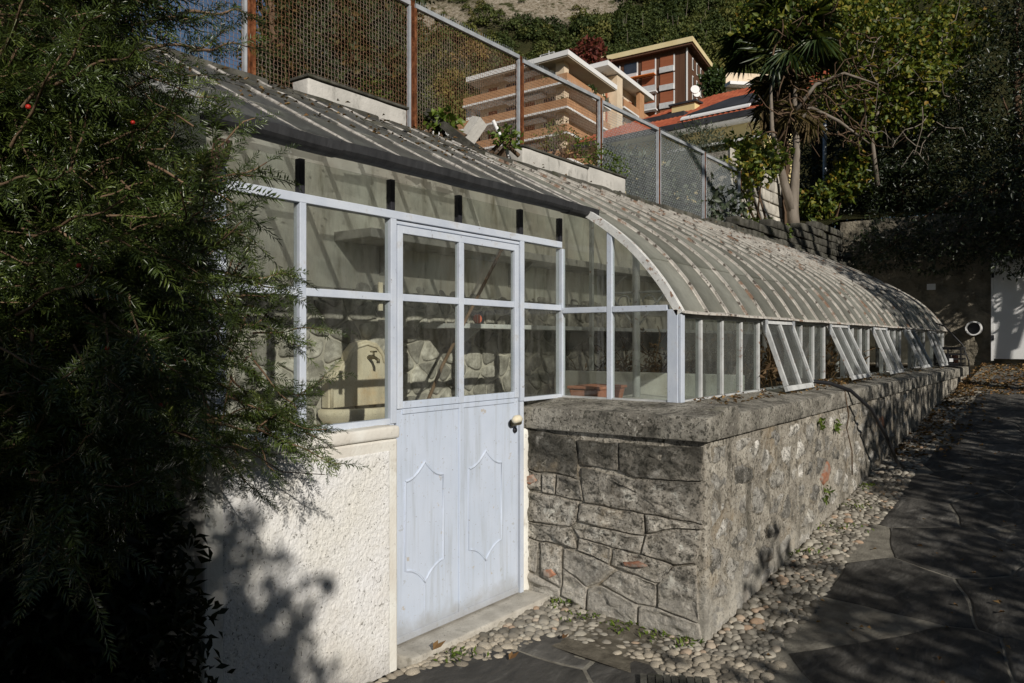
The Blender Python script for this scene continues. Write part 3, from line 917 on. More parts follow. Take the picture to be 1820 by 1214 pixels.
def pane_x(y0, y1, z0, z1, mat='glass', parent=GH, x=XF, name='pane'):
    return MB().box(x - 0.002, x + 0.002, y0, y1, z0, z1).build(name, M[mat], parent)


ZT, ZM, ZB, ZE = 2.222, 1.818, 1.205, 2.42
vbar('corner_post', 1.815, ZB - 0.01, 2.36, 0.05, 0.06)
vbar('post', 2.222, ZB - 0.01, ZT)
vbar('post', 2.775, ZB - 0.01, ZT, 0.04)
vbar('post', 3.862, 1.24, ZT, 0.04)
vbar('corner_post', 4.315, 1.235, ZT - 0.02, 0.038, 0.05)
vbar('door_jamb', 2.764, 0.085, ZB - 0.012, 0.03)
vbar('door_jamb', 3.858, 0.085, 1.238, 0.034)
hbar('transom', 1.84, 4.30, ZT + 0.004, 0.04, 0.049)
for a, b in ((1.84, 2.204), (2.24, 2.755), (3.882, 4.296)):
    hbar('glazing_bar', a, b, ZM)
hbar('bottom_rail', 1.84, 2.755, ZB + 0.002, 0.03)
hbar('bottom_rail', 3.882, 4.296, 1.248, 0.024)
for y in (2.222, 2.775, 3.29, 3.862, 4.30):
    vbar('stub_post', y, ZT + 0.026, 2.40, 0.029, 0.035, 'darkiron')
for a, b in ((1.84, 2.204), (2.24, 2.755)):
    pane_x(a, b, ZB + 0.018, ZM - 0.018)
    pane_x(a, b, ZM + 0.018, ZT - 0.017)
pane_x(3.882, 4.296, 1.262, ZM - 0.018)
pane_x(3.882, 4.296, ZM + 0.018, ZT - 0.017)
for a, b in ((1.85, 2.20), (2.244, 2.753), (2.797, 3.268), (3.312, 3.84), (3.884, 4.278)):
    pane_x(a, b, ZT + 0.026, 2.395)

# -- door
DX = -2.795
DOOR = MB().box(DX - 0.012, DX + 0.010, 2.80, 3.822, 0.095, 1.262).build('door', M['door'], GH)
def dbar(y0, y1, z0, z1, d=0.02, name='door_stile'):
    return MB().box(DX + 0.0105, DX + 0.0105 + d, y0, y1, z0, z1).build(name, M['door'], DOOR, bevel=0.003)
MB().box(DX - 0.014, DX + 0.019, 2.80, 2.838, 1.264, 2.178).build('door_stile', M['frame'], DOOR, bevel=0.003)
MB().box(DX - 0.014, DX + 0.019, 3.782, 3.822, 1.264, 2.178).build('door_stile', M['frame'], DOOR, bevel=0.003)
MB().box(DX - 0.014, DX + 0.019, 3.272, 3.312, 1.264, 2.140).build('door_stile', M['frame'], DOOR, bevel=0.003)
MB().box(DX - 0.013, DX + 0.017, 2.838, 3.782, 2.140, 2.178).build('door_rail', M['frame'], DOOR, bevel=0.003)
for a, b in ((2.839, 3.271), (3.313, 3.781)):
    MB().box(DX - 0.013, DX + 0.017, a, b, 1.802, 1.838).build('door_rail', M['frame'], DOOR, bevel=0.003)
    MB().box(DX - 0.013, DX + 0.017, a, b, 1.264, 1.300).build('door_rail', M['door'], DOOR, bevel=0.003)
    pane_x(a, b, 1.301, 1.801, parent=DOOR, x=DX)
    pane_x(a, b, 1.839, 2.139, parent=DOOR, x=DX)
dbar(3.274, 3.310, 0.095, 1.262, 0.007, 'door_stile')
dbar(2.80, 3.822, 0.095, 0.13, 0.006, 'kick_rail')
dbar(2.838, 3.272, 1.236, 1.262, 0.006, 'door_rail')
dbar(3.312, 3.782, 1.236, 1.262, 0.006, 'door_rail')
hbar('door_head', 2.795, 3.84, 2.192, 0.016, 0.03)
for (y0, y1) in ((2.862, 3.150), (3.362, 3.662)):
    ym = (y0 + y1) / 2
    zc, hh, zb, hb = 0.895, 0.085, 0.445, 0.088
    pts = []
    N = 9
    for i in range(N + 1):
        t = i / N
        pts.append((y0 + (ym - y0) * t, zc + hh * t ** 2.0))
    for i in range(1, N + 1):
        t = 1 - i / N
        pts.append((y1 + (ym - y1) * t, zc + hh * t ** 2.0))
    for i in range(N + 1):
        t = i / N
        pts.append((y1 + (ym - y1) * t, zb - hb * t ** 2.0))
    for i in range(1, N + 1):
        t = 1 - i / N
        pts.append((y0 + (ym - y0) * t, zb - hb * t ** 2.0))
    pts.append(pts[0])
    MB().tube([(DX + 0.010, a, b) for a, b in pts], 0.0068, 6, False).build('moulding', M['door'], DOOR, True)
    MB().tube([(DX + 0.0105, ym, zb - hb - 0.01), (DX + 0.0105, ym, 0.14)], 0.0025, 5, False).build('panel_seam', M['door'], DOOR)
hd = MB()
hd.tube([(DX + 0.008, 3.76, 1.115), (DX + 0.05, 3.76, 1.12), (DX + 0.07, 3.755, 1.128)], [0.022, 0.017, 0.02], 10)
hd.build('handle_stem', M['brass'], DOOR, True)
hm = MB()
prof = [(-0.055, 0.008), (-0.045, 0.018), (-0.02, 0.024), (0.015, 0.024), (0.04, 0.016), (0.05, 0.006)]
hm.tube([(DX + 0.072, 3.735 + a * 0.75, 1.135 + 0.012 * math.cos(a * 30)) for a, _ in prof], [r for _, r in prof], 10)
hm.build('handle', M['cream_handle'], DOOR, True)
MB().tube([(DX + 0.008, 3.785, 1.072), (DX + 0.022, 3.785, 1.072)], 0.016, 10).build('keyhole_plate', M['darkiron'], DOOR, True)
MB().box(DX - 0.03, DX - 0.016, 2.71, 2.735, 1.75, 1.89).build('latch_grip', M['fountain'], GH, bevel=0.003)

# -- gutter and flat glazed roof over the door
gx, gzb = -2.615, 2.447
for (a, b, lift) in ((1.66, 2.26, 0.0), (2.252, 4.10, 0.004), (4.092, 4.40, 0.0)):
    out, inn = [], []
    for i in range(9):
        t = PI * i / 8
        out.append((gx + 0.055 * math.cos(t), gzb - 0.058 * math.sin(t) ** 0.5 + lift))
        inn.append((gx + 0.049 * math.cos(t), gzb - 0.053 * math.sin(t) ** 0.5 + lift))
    ring = out + inn[::-1]
    n = 14
    mb = MB()
    for k in range(n + 1):
        y = a + (b - a) * k / n
        w = 0.004 * noise.noise(Vector((y * 3, 0, 1)))
        mb.v += [(x + w, y, z + w) for x, z in ring]
    L = len(ring)
    for k in range(n):
        for i in range(L):
            mb.f.append((k * L + i, k * L + (i + 1) % L, (k + 1) * L + (i + 1) % L, (k + 1) * L + i))
    mb.f.append(tuple(range(L))); mb.f.append(tuple(n * L + i for i in range(L))[::-1])
    mb.build('gutter', M['zinc'], GH)
for y in (1.66, 4.40):
    MB().prism([(gx + 0.056 * math.cos(PI * i / 8), y, gzb - 0.059 * math.sin(PI * i / 8) ** 0.5) for i in range(9)], (0, 0.004, 0)).build('gutter_end', M['zinc'], GH)
MB().tube([(gx - .01, 1.73, 2.36), (gx - 0.03, 1.73, 2.30), (-2.72, 1.72, 2.22), (-2.78, 1.68, 2.10)], 0.032, 10).build('downpipe', M['pipebrown'], GH, True)
MB().tube([(-2.78, 1.67, 2.10), (-2.86, 1.655, 2.04), (-3.02, 1.65, 1.98), (-3.10, 1.65, 1.92)], 0.033, 10).build('downpipe', M['darkiron'], GH, True)

RX0, RZ0, RX1, RZ1 = -2.63, 2.455, -3.72, 3.03


def roofpt(t, y, h=0.0):
    n = Vector((RZ1 - RZ0, 0, RX0 - RX1)).normalized()
    return Vector((RX0 + (RX1 - RX0) * t, y, RZ0 + (RZ1 - RZ0) * t)) + n * h


ry = [1.70, 2.065] + [2.065 + 0.3 * k for k in range(1, 8)] + [4.31]
for k in range(len(ry) - 1):
    a, b = ry[k] + 0.014, ry[k + 1] - 0.014
    br = [-0.03, 0.34 + rg.uniform(-.05, .05), 0.67 + rg.uniform(-.05, .05), 1.0]
    for q in range(3):
        t0, t1 = br[q], br[q + 1] + 0.035
        h0, h1 = 0.010 + rg.uniform(0, .006), 0.001 + rg.uniform(0, .003)
        tw = rg.uniform(-.005, .005)
        p = [roofpt(t0, a, h0 + tw), roofpt(t0, b, h0 - tw), roofpt(t1, b, h1), roofpt(t1, a, h1)]
        MB().prism(p, (0, 0, 0.004)).build('roof_pane', M['glass_roof'], GH)
for k, y in enumerate(ry):
    mb = MB()
    w = 0.0135 if 0 < k < len(ry) - 1 else 0.022
    N = 12
    for i in range(N + 1):
        t = -0.02 + 1.02 * i / N
        wv = w * (1 + 0.06 * noise.noise(Vector((t * 9, y * 7, 0))))
        hh = 0.019 + 0.003 * noise.noise(Vector((t * 13, y * 5, 4)))
        mb.v += [roofpt(t, y - wv, -0.01), roofpt(t, y - wv, hh * 0.7), roofpt(t, y - wv * 0.4, hh), roofpt(t, y + wv * 0.4, hh), roofpt(t, y + wv, hh * 0.7), roofpt(t, y + wv, -0.01)]
    for i in range(N):
        for j in range(5):
            mb.f.append((i * 6 + j, (i + 1) * 6 + j, (i + 1) * 6 + j + 1, i * 6 + j + 1))
    mb.f.append((0, 1, 2, 3, 4, 5)); mb.f.append(tuple(N * 6 + j for j in range(6))[::-1])
    mb.build('rafter', M['roofbar'], GH)
# torn felt strips and lead flashing lying along the head of the roof
for k in range(9):
    y0 = 1.9 + k * 0.29
    t = 0.62 + 0.3 * rg.random()
    pts = [roofpt(t + rg.uniform(-.02, .02), y0 + i * 0.05, 0.022 + rg.uniform(0, .01)) for i in range(6)]
    mb = MB()
    for i, p in enumerate(pts):
        wd = 0.02 + 0.012 * rg.random()
        q = roofpt(t + wd, p.y + 0.01, 0.026 + rg.uniform(0, .012))
        mb.v += [p, q, q + Vector((0, 0, .004)), p + Vector((0, 0, .004))]
    for i in range(5):
        for j in range(4):
            mb.f.append((i * 4 + j, i * 4 + (j + 1) % 4, (i + 1) * 4 + (j + 1) % 4, (i + 1) * 4 + j))
    mb.build('felt_strip', M['capstone'], GH)
# rake board on the left end, and the obscure glass of the end (faces -Y)
MB().prism([roofpt(-0.02, 1.662, -0.03), roofpt(1.0, 1.662, -0.03), roofpt(1.0, 1.662, 0.035), roofpt(-0.02, 1.662, 0.035)], (0, 0.012, 0)).build('rake_board', M['oldframe'], GH)
ye = 1.80
EG = [(-2.84, 1.19, 2.12), (-3.28, 1.19, 2.12), (-3.72, 1.19, 2.12)]
for i in range(2):
    x0, x1 = EG[i][0], EG[i + 1][0]
    MB().box(x1 + 0.015, x0 - 0.015, ye - 0.002, ye + 0.002, 1.20, 2.10).build('end_pane', M['glass_wired'], GH)
    zt = lambda x: RZ0 + (RZ1 - RZ0) * (x - RX0) / (RX1 - RX0) - 0.035
    MB().prism([(x0 - .015, ye, 2.145), (x1 + .015, ye, 2.145), (x1 + .015, ye, zt(x1)), (x0 - .015, ye, zt(x0))], (0, 0.004, 0)).build('end_pane', M['glass_wired'], GH)
for x in (-3.28, -3.725):
    MB().box(x - 0.014, x + 0.014, ye - 0.02, ye + 0.02, 1.185, RZ0 + (RZ1 - RZ0) * (x - RX0) / (RX1 - RX0) - 0.04).build('end_post', M['oldframe'], GH)
MB().box(-3.71, -2.83, ye - 0.022, ye + 0.018, 2.105, 2.14).build('end_rail', M['oldframe'], GH)

# -- curved roof
CP = [(-1.955, 1.765), (-1.985, 1.815), (-2.085, 1.965), (-2.25, 2.155), (-2.43, 2.305), (-2.61, 2.425), (-2.85, 2.565), (-3.2, 2.755), (-3.72, 3.01)]


def catmull(P, m):
    out = []
    for i in range(len(P) - 1):
        p0, p1, p2, p3 = P[max(i - 1, 0)], P[i], P[i + 1], P[min(i + 2, len(P) - 1)]
        for j in range(m):
            t = j / m
            out.append(tuple(0.5 * (2 * p1[c] + (p2[c] - p0[c]) * t + (2 * p0[c] - 5 * p1[c] + 4 * p2[c] - p3[c]) * t * t + (3 * p1[c] - p0[c] - 3 * p2[c] + p3[c]) * t ** 3) for c in (0, 1)))
    out.append(P[-1])
    return out


CC = catmull(CP, 4)
CN = []
for i in range(len(CC)):
    a, b = CC[max(i - 1, 0)], CC[min(i + 1, len(CC) - 1)]
    t = Vector((b[0] - a[0], b[1] - a[1])).normalized()
    CN.append((t[1], -t[0]))


def cpt(i, y, h):
    return (CC[i][0] + CN[i][0] * h, y, CC[i][1] + CN[i][1] * h)


Y0, DY, NB = 4.33, 0.35, 29
Y1 = Y0 + DY * NB
segs = ((1, 12), (11, 22), (21, 32))
pmesh = []
for s0, s1 in segs:
    mb = MB()
    for i in range(s0, s1 + 1):
        f = (s1 - i) / (s1 - s0)
        h = 0.002 + 0.006 * f
        mb.v += [cpt(i, 0.012, h), cpt(i, DY - 0.012, h), cpt(i, DY - 0.012, h + 0.004), cpt(i, 0.012, h + 0.004)]
    n = s1 - s0
    for k in range(n):
        for j in range(4):
            mb.f.append((k * 4 + j, k * 4 + (j + 1) % 4, (k + 1) * 4 + (j + 1) % 4, (k + 1) * 4 + j))
    mb.f.append((0, 1, 2, 3)); mb.f.append(tuple(n * 4 + j for j in range(4))[::-1])
    pmesh.append(mb.mesh('roof_pane', M['glass_curve'], True))
    weather_side(pmesh[-1])
for b in range(NB):
    for me in pmesh:
        piece('roof_pane', me, GH, Matrix.Translation((0, Y0 + b * DY, 0)))
mb = MB()
nC = len(CC)
for i in range(nC):
    mb.v += [cpt(i, -0.010, -0.012), cpt(i, -0.010, 0.010), cpt(i, -0.004, 0.012), cpt(i, -0.004, 0.026), cpt(i, 0.004, 0.026), cpt(i, 0.004, 0.012), cpt(i, 0.010, 0.010), cpt(i, 0.010, -0.012)]
for i in range(nC - 1):
    for j in range(8):
        mb.f.append((i * 8 + j, (i + 1) * 8 + j, (i + 1) * 8 + (j + 1) % 8, i * 8 + (j + 1) % 8))
mb.f.append(tuple(range(8))); mb.f.append(tuple((nC - 1) * 8 + j for j in range(8))[::-1])
ribm = mb.mesh('rib', M['rib'])
for b in range(1, NB + 1):
    piece('rib', ribm, GH, Matrix.Translation((0, Y0 + b * DY, 0)))
# eave strip, slightly uneven
mb = MB()
n = 60
for k in range(n + 1):
    y = Y0 - 0.03 + (Y1 - Y0 + 0.06) * k / n
    w = 0.006 * noise.noise(Vector((y * 2.3, 0, 0)))
    mb.v += [(-2.01, y, 1.785 + w), (-1.925 + w, y, 1.765 + w), (-1.925 + w, y, 1.778 + w), (-2.01, y, 1.80 + w)]
for k in range(n):
    for j in range(4):
        mb.f.append((k * 4 + j, k * 4 + (j + 1) % 4, (k + 1) * 4 + (j + 1) % 4, (k + 1) * 4 + j))
mb.f.append((0, 1, 2, 3)); mb.f.append((n * 4 + 3, n * 4 + 2, n * 4 + 1, n * 4))
mb.build('eave_strip', M['rib'], GH)
hbar('eave_rail', Y0 + 0.03, Y1, 1.755, 0.03, 0.04, 'oldframe', x=-2.0)
hbar('sill_rail', Y0 + 0.03, Y1, 1.236, 0.022, 0.05, 'oldframe', x=-2.0)

# -- side glazing, three fixed bays then a two-bay hopper, repeated
opens = {4, 5, 9, 10, 14, 15, 19, 20, 24, 25}
for b in range(1, NB + 1):
    if b in (5, 10, 15, 20, 25): continue
    vbar('mullion', Y0 + b * DY, 1.248, 1.74, 0.026, 0.04, 'oldframe', x=-2.0)
for b in range(NB):
    if b not in opens:
        pane_x(Y0 + b * DY + 0.013, Y0 + (b + 1) * DY - 0.013, 1.248, 1.74, 'glass_side', x=-2.0)
ang = (19, 24, 22, 26, 20)
for k in range(5):
    ya = Y0 + (4 + 5 * k) * DY + 0.018
    yb = ya + 2 * DY - 0.036
    al = R(ang[k])
    hx, hz0 = -1.968, 1.752
    dn = Vector((math.sin(al), 0, -math.cos(al)))
    nn = Vector((math.cos(al), 0, math.sin(al)))
    L = 0.545

    def hp(y, s, h=0.0):
        return Vector((hx, y, hz0)) + dn * s + nn * h
    HP = MB().obox(hp(ya, 0, -0.008), Vector((0, yb - ya, 0)), dn * 0.03, nn * 0.03).build('hopper_window', M['oldframe'], GH)
    for y in (ya, (ya + yb) / 2 - 0.013, yb - 0.026):
        MB().obox(hp(y, 0.031, -0.008), Vector((0, 0.026, 0)), dn * (L - 0.07), nn * 0.034).build('hopper_bar', M['oldframe'], HP, bevel=0.003)
    MB().obox(hp(ya, L - 0.038, -0.006), Vector((0, yb - ya, 0)), dn * 0.038, nn * 0.022).build('hopper_rail', M['oldframe'], HP)
    for y0 in (ya + 0.027, (ya + yb) / 2 + 0.014):
        MB().obox(hp(y0, 0.031, 0.004), Vector((0, (yb - ya) / 2 - 0.042, 0)), dn * (L - 0.07), nn * 0.004).build('pane', M['glass_hop'], HP)
    for y in (ya - 0.012, yb - 0.03):
        m2 = MB().box(hx + 0.028, hx + 0.036, y, y + 0.045, hz0 - 0.085, hz0 + 0.008)
        m2.tube([(hx + 0.032, y + 0.02, hz0 - 0.085), (hx + 0.06, y + 0.02, hz0 - 0.11), (hx + 0.05, y + 0.05, hz0 - 0.115)], 0.009, 6)
        m2.build('hinge', M['galv'], HP)

# -- glazed gable beside the door (Y = 4.31)
YG = 4.315
MB().box(-2.035, -1.965, YG - 0.024, YG + 0.024, 1.235, 1.79).build('corner_post', M['frame'], GH, bevel=0.004)
MB().box(-1.962, -1.945, YG - 0.02, YG + 0.03, 1.24, 1.76).build('corner_post', M['frame'], GH, bevel=0.003)


def arch_z(x):
    for i in range(len(CC) - 1):
        if CC[i + 1][0] <= x <= CC[i][0]:
            f = (x - CC[i][0]) / (CC[i + 1][0] - CC[i][0])
            return CC[i][1] + (CC[i + 1][1] - CC[i][1]) * f
    return CC[-1][1]


MB().box(-2.446, -2.410, YG - 0.02, YG + 0.02, 1.235, arch_z(-2.43) - 0.02).build('post', M['frame'], GH, bevel=0.003)
for a, b in ((-2.776, -2.447), (-2.409, -2.037)):
    MB().box(a, b, YG - 0.019, YG + 0.019, 1.80 - 0.018, 1.80 + 0.018).build('glazing_bar', M['frame'], GH, bevel=0.003)
    MB().box(a, b, YG - 0.002, YG + 0.002, 1.252, 1.781).build('pane', M['glass'], GH)
    MB().box(a, b, YG - 0.018, YG + 0.018, 1.236, 1.250).build('bottom_rail', M['oldframe'], GH)
    xs_ = [a + (b - a) * i / 8 for i in range(9)]
    top = [(x, YG - 0.002, max(1.82, arch_z(x) - 0.022)) for x in xs_]
    MB().prism([(a, YG - .002, 1.819), (b - (0.05 if b > -2.1 else 0), YG - .002, 1.819)] + [p for p in top[::-1] if p[2] > 1.8201], (0, 0.004, 0)).build('pane', M['glass'], GH)
mb = MB()
sel = [i for i in range(nC) if CC[i][0] > -2.85]
for i in sel:
    mb.v += [cpt(i, YG - 0.024, -0.024), cpt(i, YG - 0.024, 0.022), cpt(i, YG + 0.016, 0.022), cpt(i, YG + 0.016, -0.024)]
for k in range(len(sel) - 1):
    for j in range(4):
        mb.f.append((k * 4 + j, (k + 1) * 4 + j, (k + 1) * 4 + (j + 1) % 4, k * 4 + (j + 1) % 4))
mb.f.append((0, 1, 2, 3)); mb.f.append(tuple((len(sel) - 1) * 4 + j for j in range(4))[::-1])
mb.build('arch_rim', M['rimpaint'], GH)
# far end of the greenhouse
MB().prism([(-1.99, Y1 + .02, 1.24), (-3.7, Y1 + .02, 1.24)] + [(CC[i][0], Y1 + .02, CC[i][1] - 0.02) for i in range(nC - 1, 0, -2)], (0, 0.006, 0)).build('end_pane', M['glass_curve'], GH)
for x in (-2.0, -2.43, -2.86, -3.3):
    MB().box(x - 0.015, x + 0.015, Y1 + 0.027, Y1 + 0.05, 1.235, arch_z(x) - 0.02).build('end_post', M['oldframe'], GH)
MB().box(-3.745, -1.91, Y1 - 0.1, Y1 + 0.07, 0.5, 1.068).build('end_wall', M['mortar'], GH)

# -- inside: floor, columns and partition bars
MB().box(-3.745, -2.84, 1.86, 4.3, -0.05, 0.09).build('inner_floor', M['sill'], GH)
for yc in (5.2, 8.0, 10.8, 13.2):
    c = MB()
    c.tube([(-2.71, yc, 0.2), (-2.71, yc, 1.97), (-2.71, yc, 2.46)], [0.03, 0.028, 0.022], 10)
    co_ = c.build('iron_column', M['oldframe'], GH, True)
    for s in (-1, 1):
        b_ = MB()
        b_.tube([(-2.71 + s * 0.02, yc, 1.72), (-2.71 + s * 0.12, yc, 1.84), (-2.71 + s * 0.235, yc, 1.955)], 0.008, 6)
        b_.tube([(-2.71 + s * (0.10 + 0.05 * math.cos(t)), yc, 1.89 + 0.05 * math.sin(t)) for t in [PI * i / 8 for i in range(9)]], 0.006, 5)
        b_.tube([(-2.71, yc, 1.962), (-2.71 + s * 0.25, yc, 1.962)], 0.009, 6)
        b_.build('bracket', M['oldframe'], co_, True)
for x in (-2.55, -2.95, -3.35):
    MB().box(x - 0.014, x + 0.014, 5.62, 5.65, 1.36, arch_z(x) - 0.03).build('partition_bar', M['oldframe'], GH)
MB().box(-3.7, -2.07, 5.6, 5.68, 0.3, 1.355).build('bed_wall', M['plaster_edge'], GH, bevel=0.008)
MB().box(-3.745, -1.905, 5.69, 14.3, 0.3, 1.2).build('planting_bed', M['soil'], GH)
MB().box(-3.745, -2.88, 4.3, 5.6, -0.05, 0.09).build('inner_floor', M['sill'], GH)
MB().box(-2.879, -1.905, 4.26, 5.598, 0.0, 1.19).build('inner_ledge', M['plaster_edge'], GH)

# ------------------------------------------------------------------ retaining wall behind the greenhouse
RW = thing('retaining_wall', 'tall stone retaining wall behind the greenhouse, plastered above, dark cap stones on top', 'wall', (-3.85, 6, 0))
MB().box(-3.95, -3.752, -12, 16.0, -0.4, 2.98).build('wall_core', M['mortar_in'], RW)
MB().box(-3.9515, -3.738, 1.86, 15.2, 1.93, 2.97).build('plaster', M['wallplaster'], RW)
rect = (1.86, 7.2, 0.10, 1.98)
for k, c in enumerate(voronoi(rect, jitter_pts(rect, 0.18, 0.125, rg, 1.0), 0.8)):
    if len(c) < 3: continue
    stone_mb(wobble(soften(c), 0.03, 0.022, 10, 6), lambda a, b, h: Vector((-3.752 + h, a, b)), 0.006 + 0.006 * rg.random(), 0.010 + 0.012 * rg.random(), 0.02, k * 1.7,
             0.012, 7.0, (1.0, 0.88, 0.68, 0.42, 0.2), 0.5).build('stone', M['stone_in'], RW, True)
cy = -6.0
while cy < 15.6:
    L = 0.75 + 0.5 * rg.random()
    dz = rg.uniform(-.012, .012)
    rounded_block(-4.0, -3.70 + rg.uniform(-.02, .02), cy, cy + L - 0.012, 2.983 + dz, 3.058 + dz, 0.12, 0.015, 0.008, 7).build('cap_stone', M['capstone'], RW, True)
    cy += L
for (a, b, x1, dz) in ((3.27, 4.17, -4.04, 0.0), (5.62, 6.72, -4.04, 0.02), (6.73, 7.5, -4.035, 0.05)):
    rounded_block(-4.2, x1, a, b, 2.9, 3.29 + dz, 0.1, 0.012, 0.005, 6).build('kerb_block', M['concrete'], RW, True)
    MB().box(-4.215, x1 + 0.015, a - 0.01, b + 0.01, 3.293 + dz, 3.312 + dz).build('kerb_cap', M['capstone'], RW, bevel=0.004)
sl = MB().box(-0.28, 0.28, -0.42, 0.42, -0.03, 0.03)
sl.build('fallen_kerb_slab', M['capstone'], RW, wm=Matrix.Translation((-4.12, 5.05, 3.2)) @ Matrix.Rotation(R(38), 4, 'Y') @ Matrix.Rotation(R(-12), 4, 'X'))
sl2 = MB().box(-0.05, 0.05, -0.05, 0.05, -0.22, 0.2)
sl2.build('broken_slab', M['concrete'], RW, wm=Matrix.Translation((-4.02, 4.82, 3.2)) @ Matrix.Rotation(R(-28), 4, 'X') @ Matrix.Rotation(R(20), 4, 'Y'))
tag(MB().tube([(-4.1, 5.55, 3.12), (-4.14, 5.5, 3.3), (-4.2, 5.4, 3.52)], 0.016, 8).build('white_pipe', M['white'], None, True), 'short white pipe leaning behind the roof among rubble', 'pipe')

# ------------------------------------------------------------------ fence of wire mesh panels
FX = -4.32
FE = thing('mesh_fence', 'wire mesh fence on the wall above the greenhouse, rusty posts, rusty then grey panels', 'fence', (FX, 6, 3.1))


def mesh_panel(w, h, mat, pitch=0.029, r=0.0017):
    nv, nh = int(w / pitch), int(h / pitch)
    parts = []
    ca = np.array([[math.cos(2 * PI * k / 3), math.sin(2 * PI * k / 3)] for k in range(3)]) * r

    def wire(P, ax):
        n = len(P)
        A = np.zeros((n, 3, 3))
        o = [i for i in range(3) if i != ax]
        A[:] = P[:, None, :]
        A[:, :, o[0]] += ca[:, 0]
        A[:, :, o[1]] += ca[:, 1]
        idx = np.arange(n - 1)[:, None] * 3
        f = np.concatenate([idx + np.array([[k, (k + 1) % 3, 3 + (k + 1) % 3, 3 + k]]) for k in range(3)], 0)
        parts.append((A.reshape(-1, 3), f, np.zeros(n * 3)))
    for i in range(nv + 1):
        j = np.arange(nh + 1)
        s = np.where((i + j) % 2 == 0, 1, -1)
        P = np.stack([s * 0.003, i * pitch + s * 0.0010, j * pitch * 1.0], 1).astype(float)
        wire(P, 2)
    for j in range(nh + 1):
        i = np.arange(nv + 1)
        s = np.where((i + j) % 2 == 0, -1, 1)
        P = np.stack([s * 0.003, i * pitch, j * pitch + s * 0.0010], 1).astype(float)
        wire(P, 1)
    V, F, _ = merge(parts)
    return npmesh('wire_mesh', V, F, mat)


FP = [0.15, 1.57, 3.02, 4.50, 5.95, 7.43, 8.85, 10.26, 11.62]
FZ0, FZ1 = 3.18, 4.26
mr = mesh_panel(1.36, 1.06, M['wire_rust'])
mg = mesh_panel(1.32, 1.04, M['wire_galv'])
for k in range(8):
    a, b = FP[k], FP[k + 1]
    rusty = k < 5
    m_ = 'galv'
    pf = MB()
    dz = 0.0 if k < 4 else -0.02 * (k - 3)
    FR = MB().box(FX - 0.004, FX + 0.03, a + 0.03, b - 0.03, FZ1 - 0.035 + dz, FZ1 + dz).build('panel_frame', M[m_], FE)
    for y in (a + 0.022, b - 0.042):
        MB().box(FX - 0.004, FX + 0.026, y, y + 0.020, FZ0 - 0.1 + dz, FZ1 - 0.036 + dz).build('panel_stile', M['rust'] if (rusty and y == a + 0.022) else M['galv'], FR)
    o = piece('wire_mesh', mr if rusty else mg, FR, Matrix.Translation((FX + 0.002, a + 0.045, FZ0 + dz)) @ Matrix.Diagonal((1, (b - a - 0.09) / (1.334 if rusty else 1.305), 1, 1)))
    tag(o, kind='stuff')
    sp = MB()
    for i in range(46):
        y = a + 0.045 + i * 0.029
        if y < b - 0.06: sp.tube([(FX + 0.01, y, FZ1 + dz), (FX + 0.01 + rg.uniform(-.003, .003), y, FZ1 + dz + 0.03 + rg.uniform(0, .012))], 0.0016, 3, False)
    tag(sp.build('wire_ends', M['wire_galv'], FR), kind='stuff')
for k, y in enumerate(FP):
    dz = 0.0 if k < 4 else -0.02 * (k - 3)
    p = MB()
    p.box(FX - 0.03, FX + 0.026, y - 0.017, y - 0.012, 2.9, FZ1 + 0.02 + dz)
    p.box(FX - 0.03, FX + 0.026, y + 0.012, y + 0.017, 2.9, FZ1 + 0.02 + dz)
    p.box(FX - 0.006, FX + 0.002, y - 0.012, y + 0.012, 2.9, FZ1 + 0.02 + dz)
    p.build('post', M['rust'], FE)

# ------------------------------------------------------------------ things inside the greenhouse
FT = thing('wall_fountain', 'small pale stone wall fountain with shaped back and half-round basin behind glass', 'fountain', (-3.7, 3.43, 1.1))
yc = 3.43
out = [(-0.28, 1.20), (-0.28, 1.38), (-0.24, 1.42), (-0.20, 1.43), (-0.19, 1.46), (-0.145, 1.49), (-0.13, 1.54), (-0.08, 1.59), (0, 1.61), (0.08, 1.59), (0.13, 1.54), (0.145, 1.49),
       (0.19, 1.46), (0.20, 1.43), (0.24, 1.42), (0.28, 1.38), (0.28, 1.20)]
MB().prism([(-3.735, yc + a * 1.1, b) for a, b in out], (0.065, 0, 0)).build('back_plate', M['fountain'], FT, bevel=0.006)
rim = []
for a, b in out:
    rim.append((-3.668, yc + a * 1.02, 1.20 + (b - 1.20) * 0.94))
MB().tube(rim, 0.011, 6).build('rim_moulding', M['fountain'], FT, True)
bs = MB()
prof = [(0.30, 1.06), (0.33, 1.12), (0.36, 1.155), (0.365, 1.19), (0.345, 1.20), (0.32, 1.19), (0.29, 1.13), (0.0, 1.12)]
NA = 16
for r_, z_ in prof:
    for i in range(NA + 1):
        t = -PI / 2 + PI * i / NA
        bs.v.append((-3.70 + r_ * 0.62 * math.cos(t), yc + r_ * math.sin(t), z_))
for k in range(len(prof) - 1):
    for i in range(NA):
        a = k * (NA + 1) + i
        bs.f.append((a, a + 1, a + NA + 2, a + NA + 1))
bs.build('basin', M['fountain'], FT, True)
tp = MB()
tp.tube([(-3.67, yc + 0.01, 1.50), (-3.61, yc + 0.01, 1.50), (-3.58, yc + 0.01, 1.485), (-3.58, yc + 0.01, 1.465)], 0.011, 8)
tp.tube([(-3.62, yc + 0.01, 1.505), (-3.62, yc + 0.01, 1.535)], 0.007, 6)
tp.tube([(-3.62, yc - 0.015, 1.537), (-3.62, yc + 0.035, 1.537)], 0.006, 6)
tp.build('tap', M['brass'], FT, True)

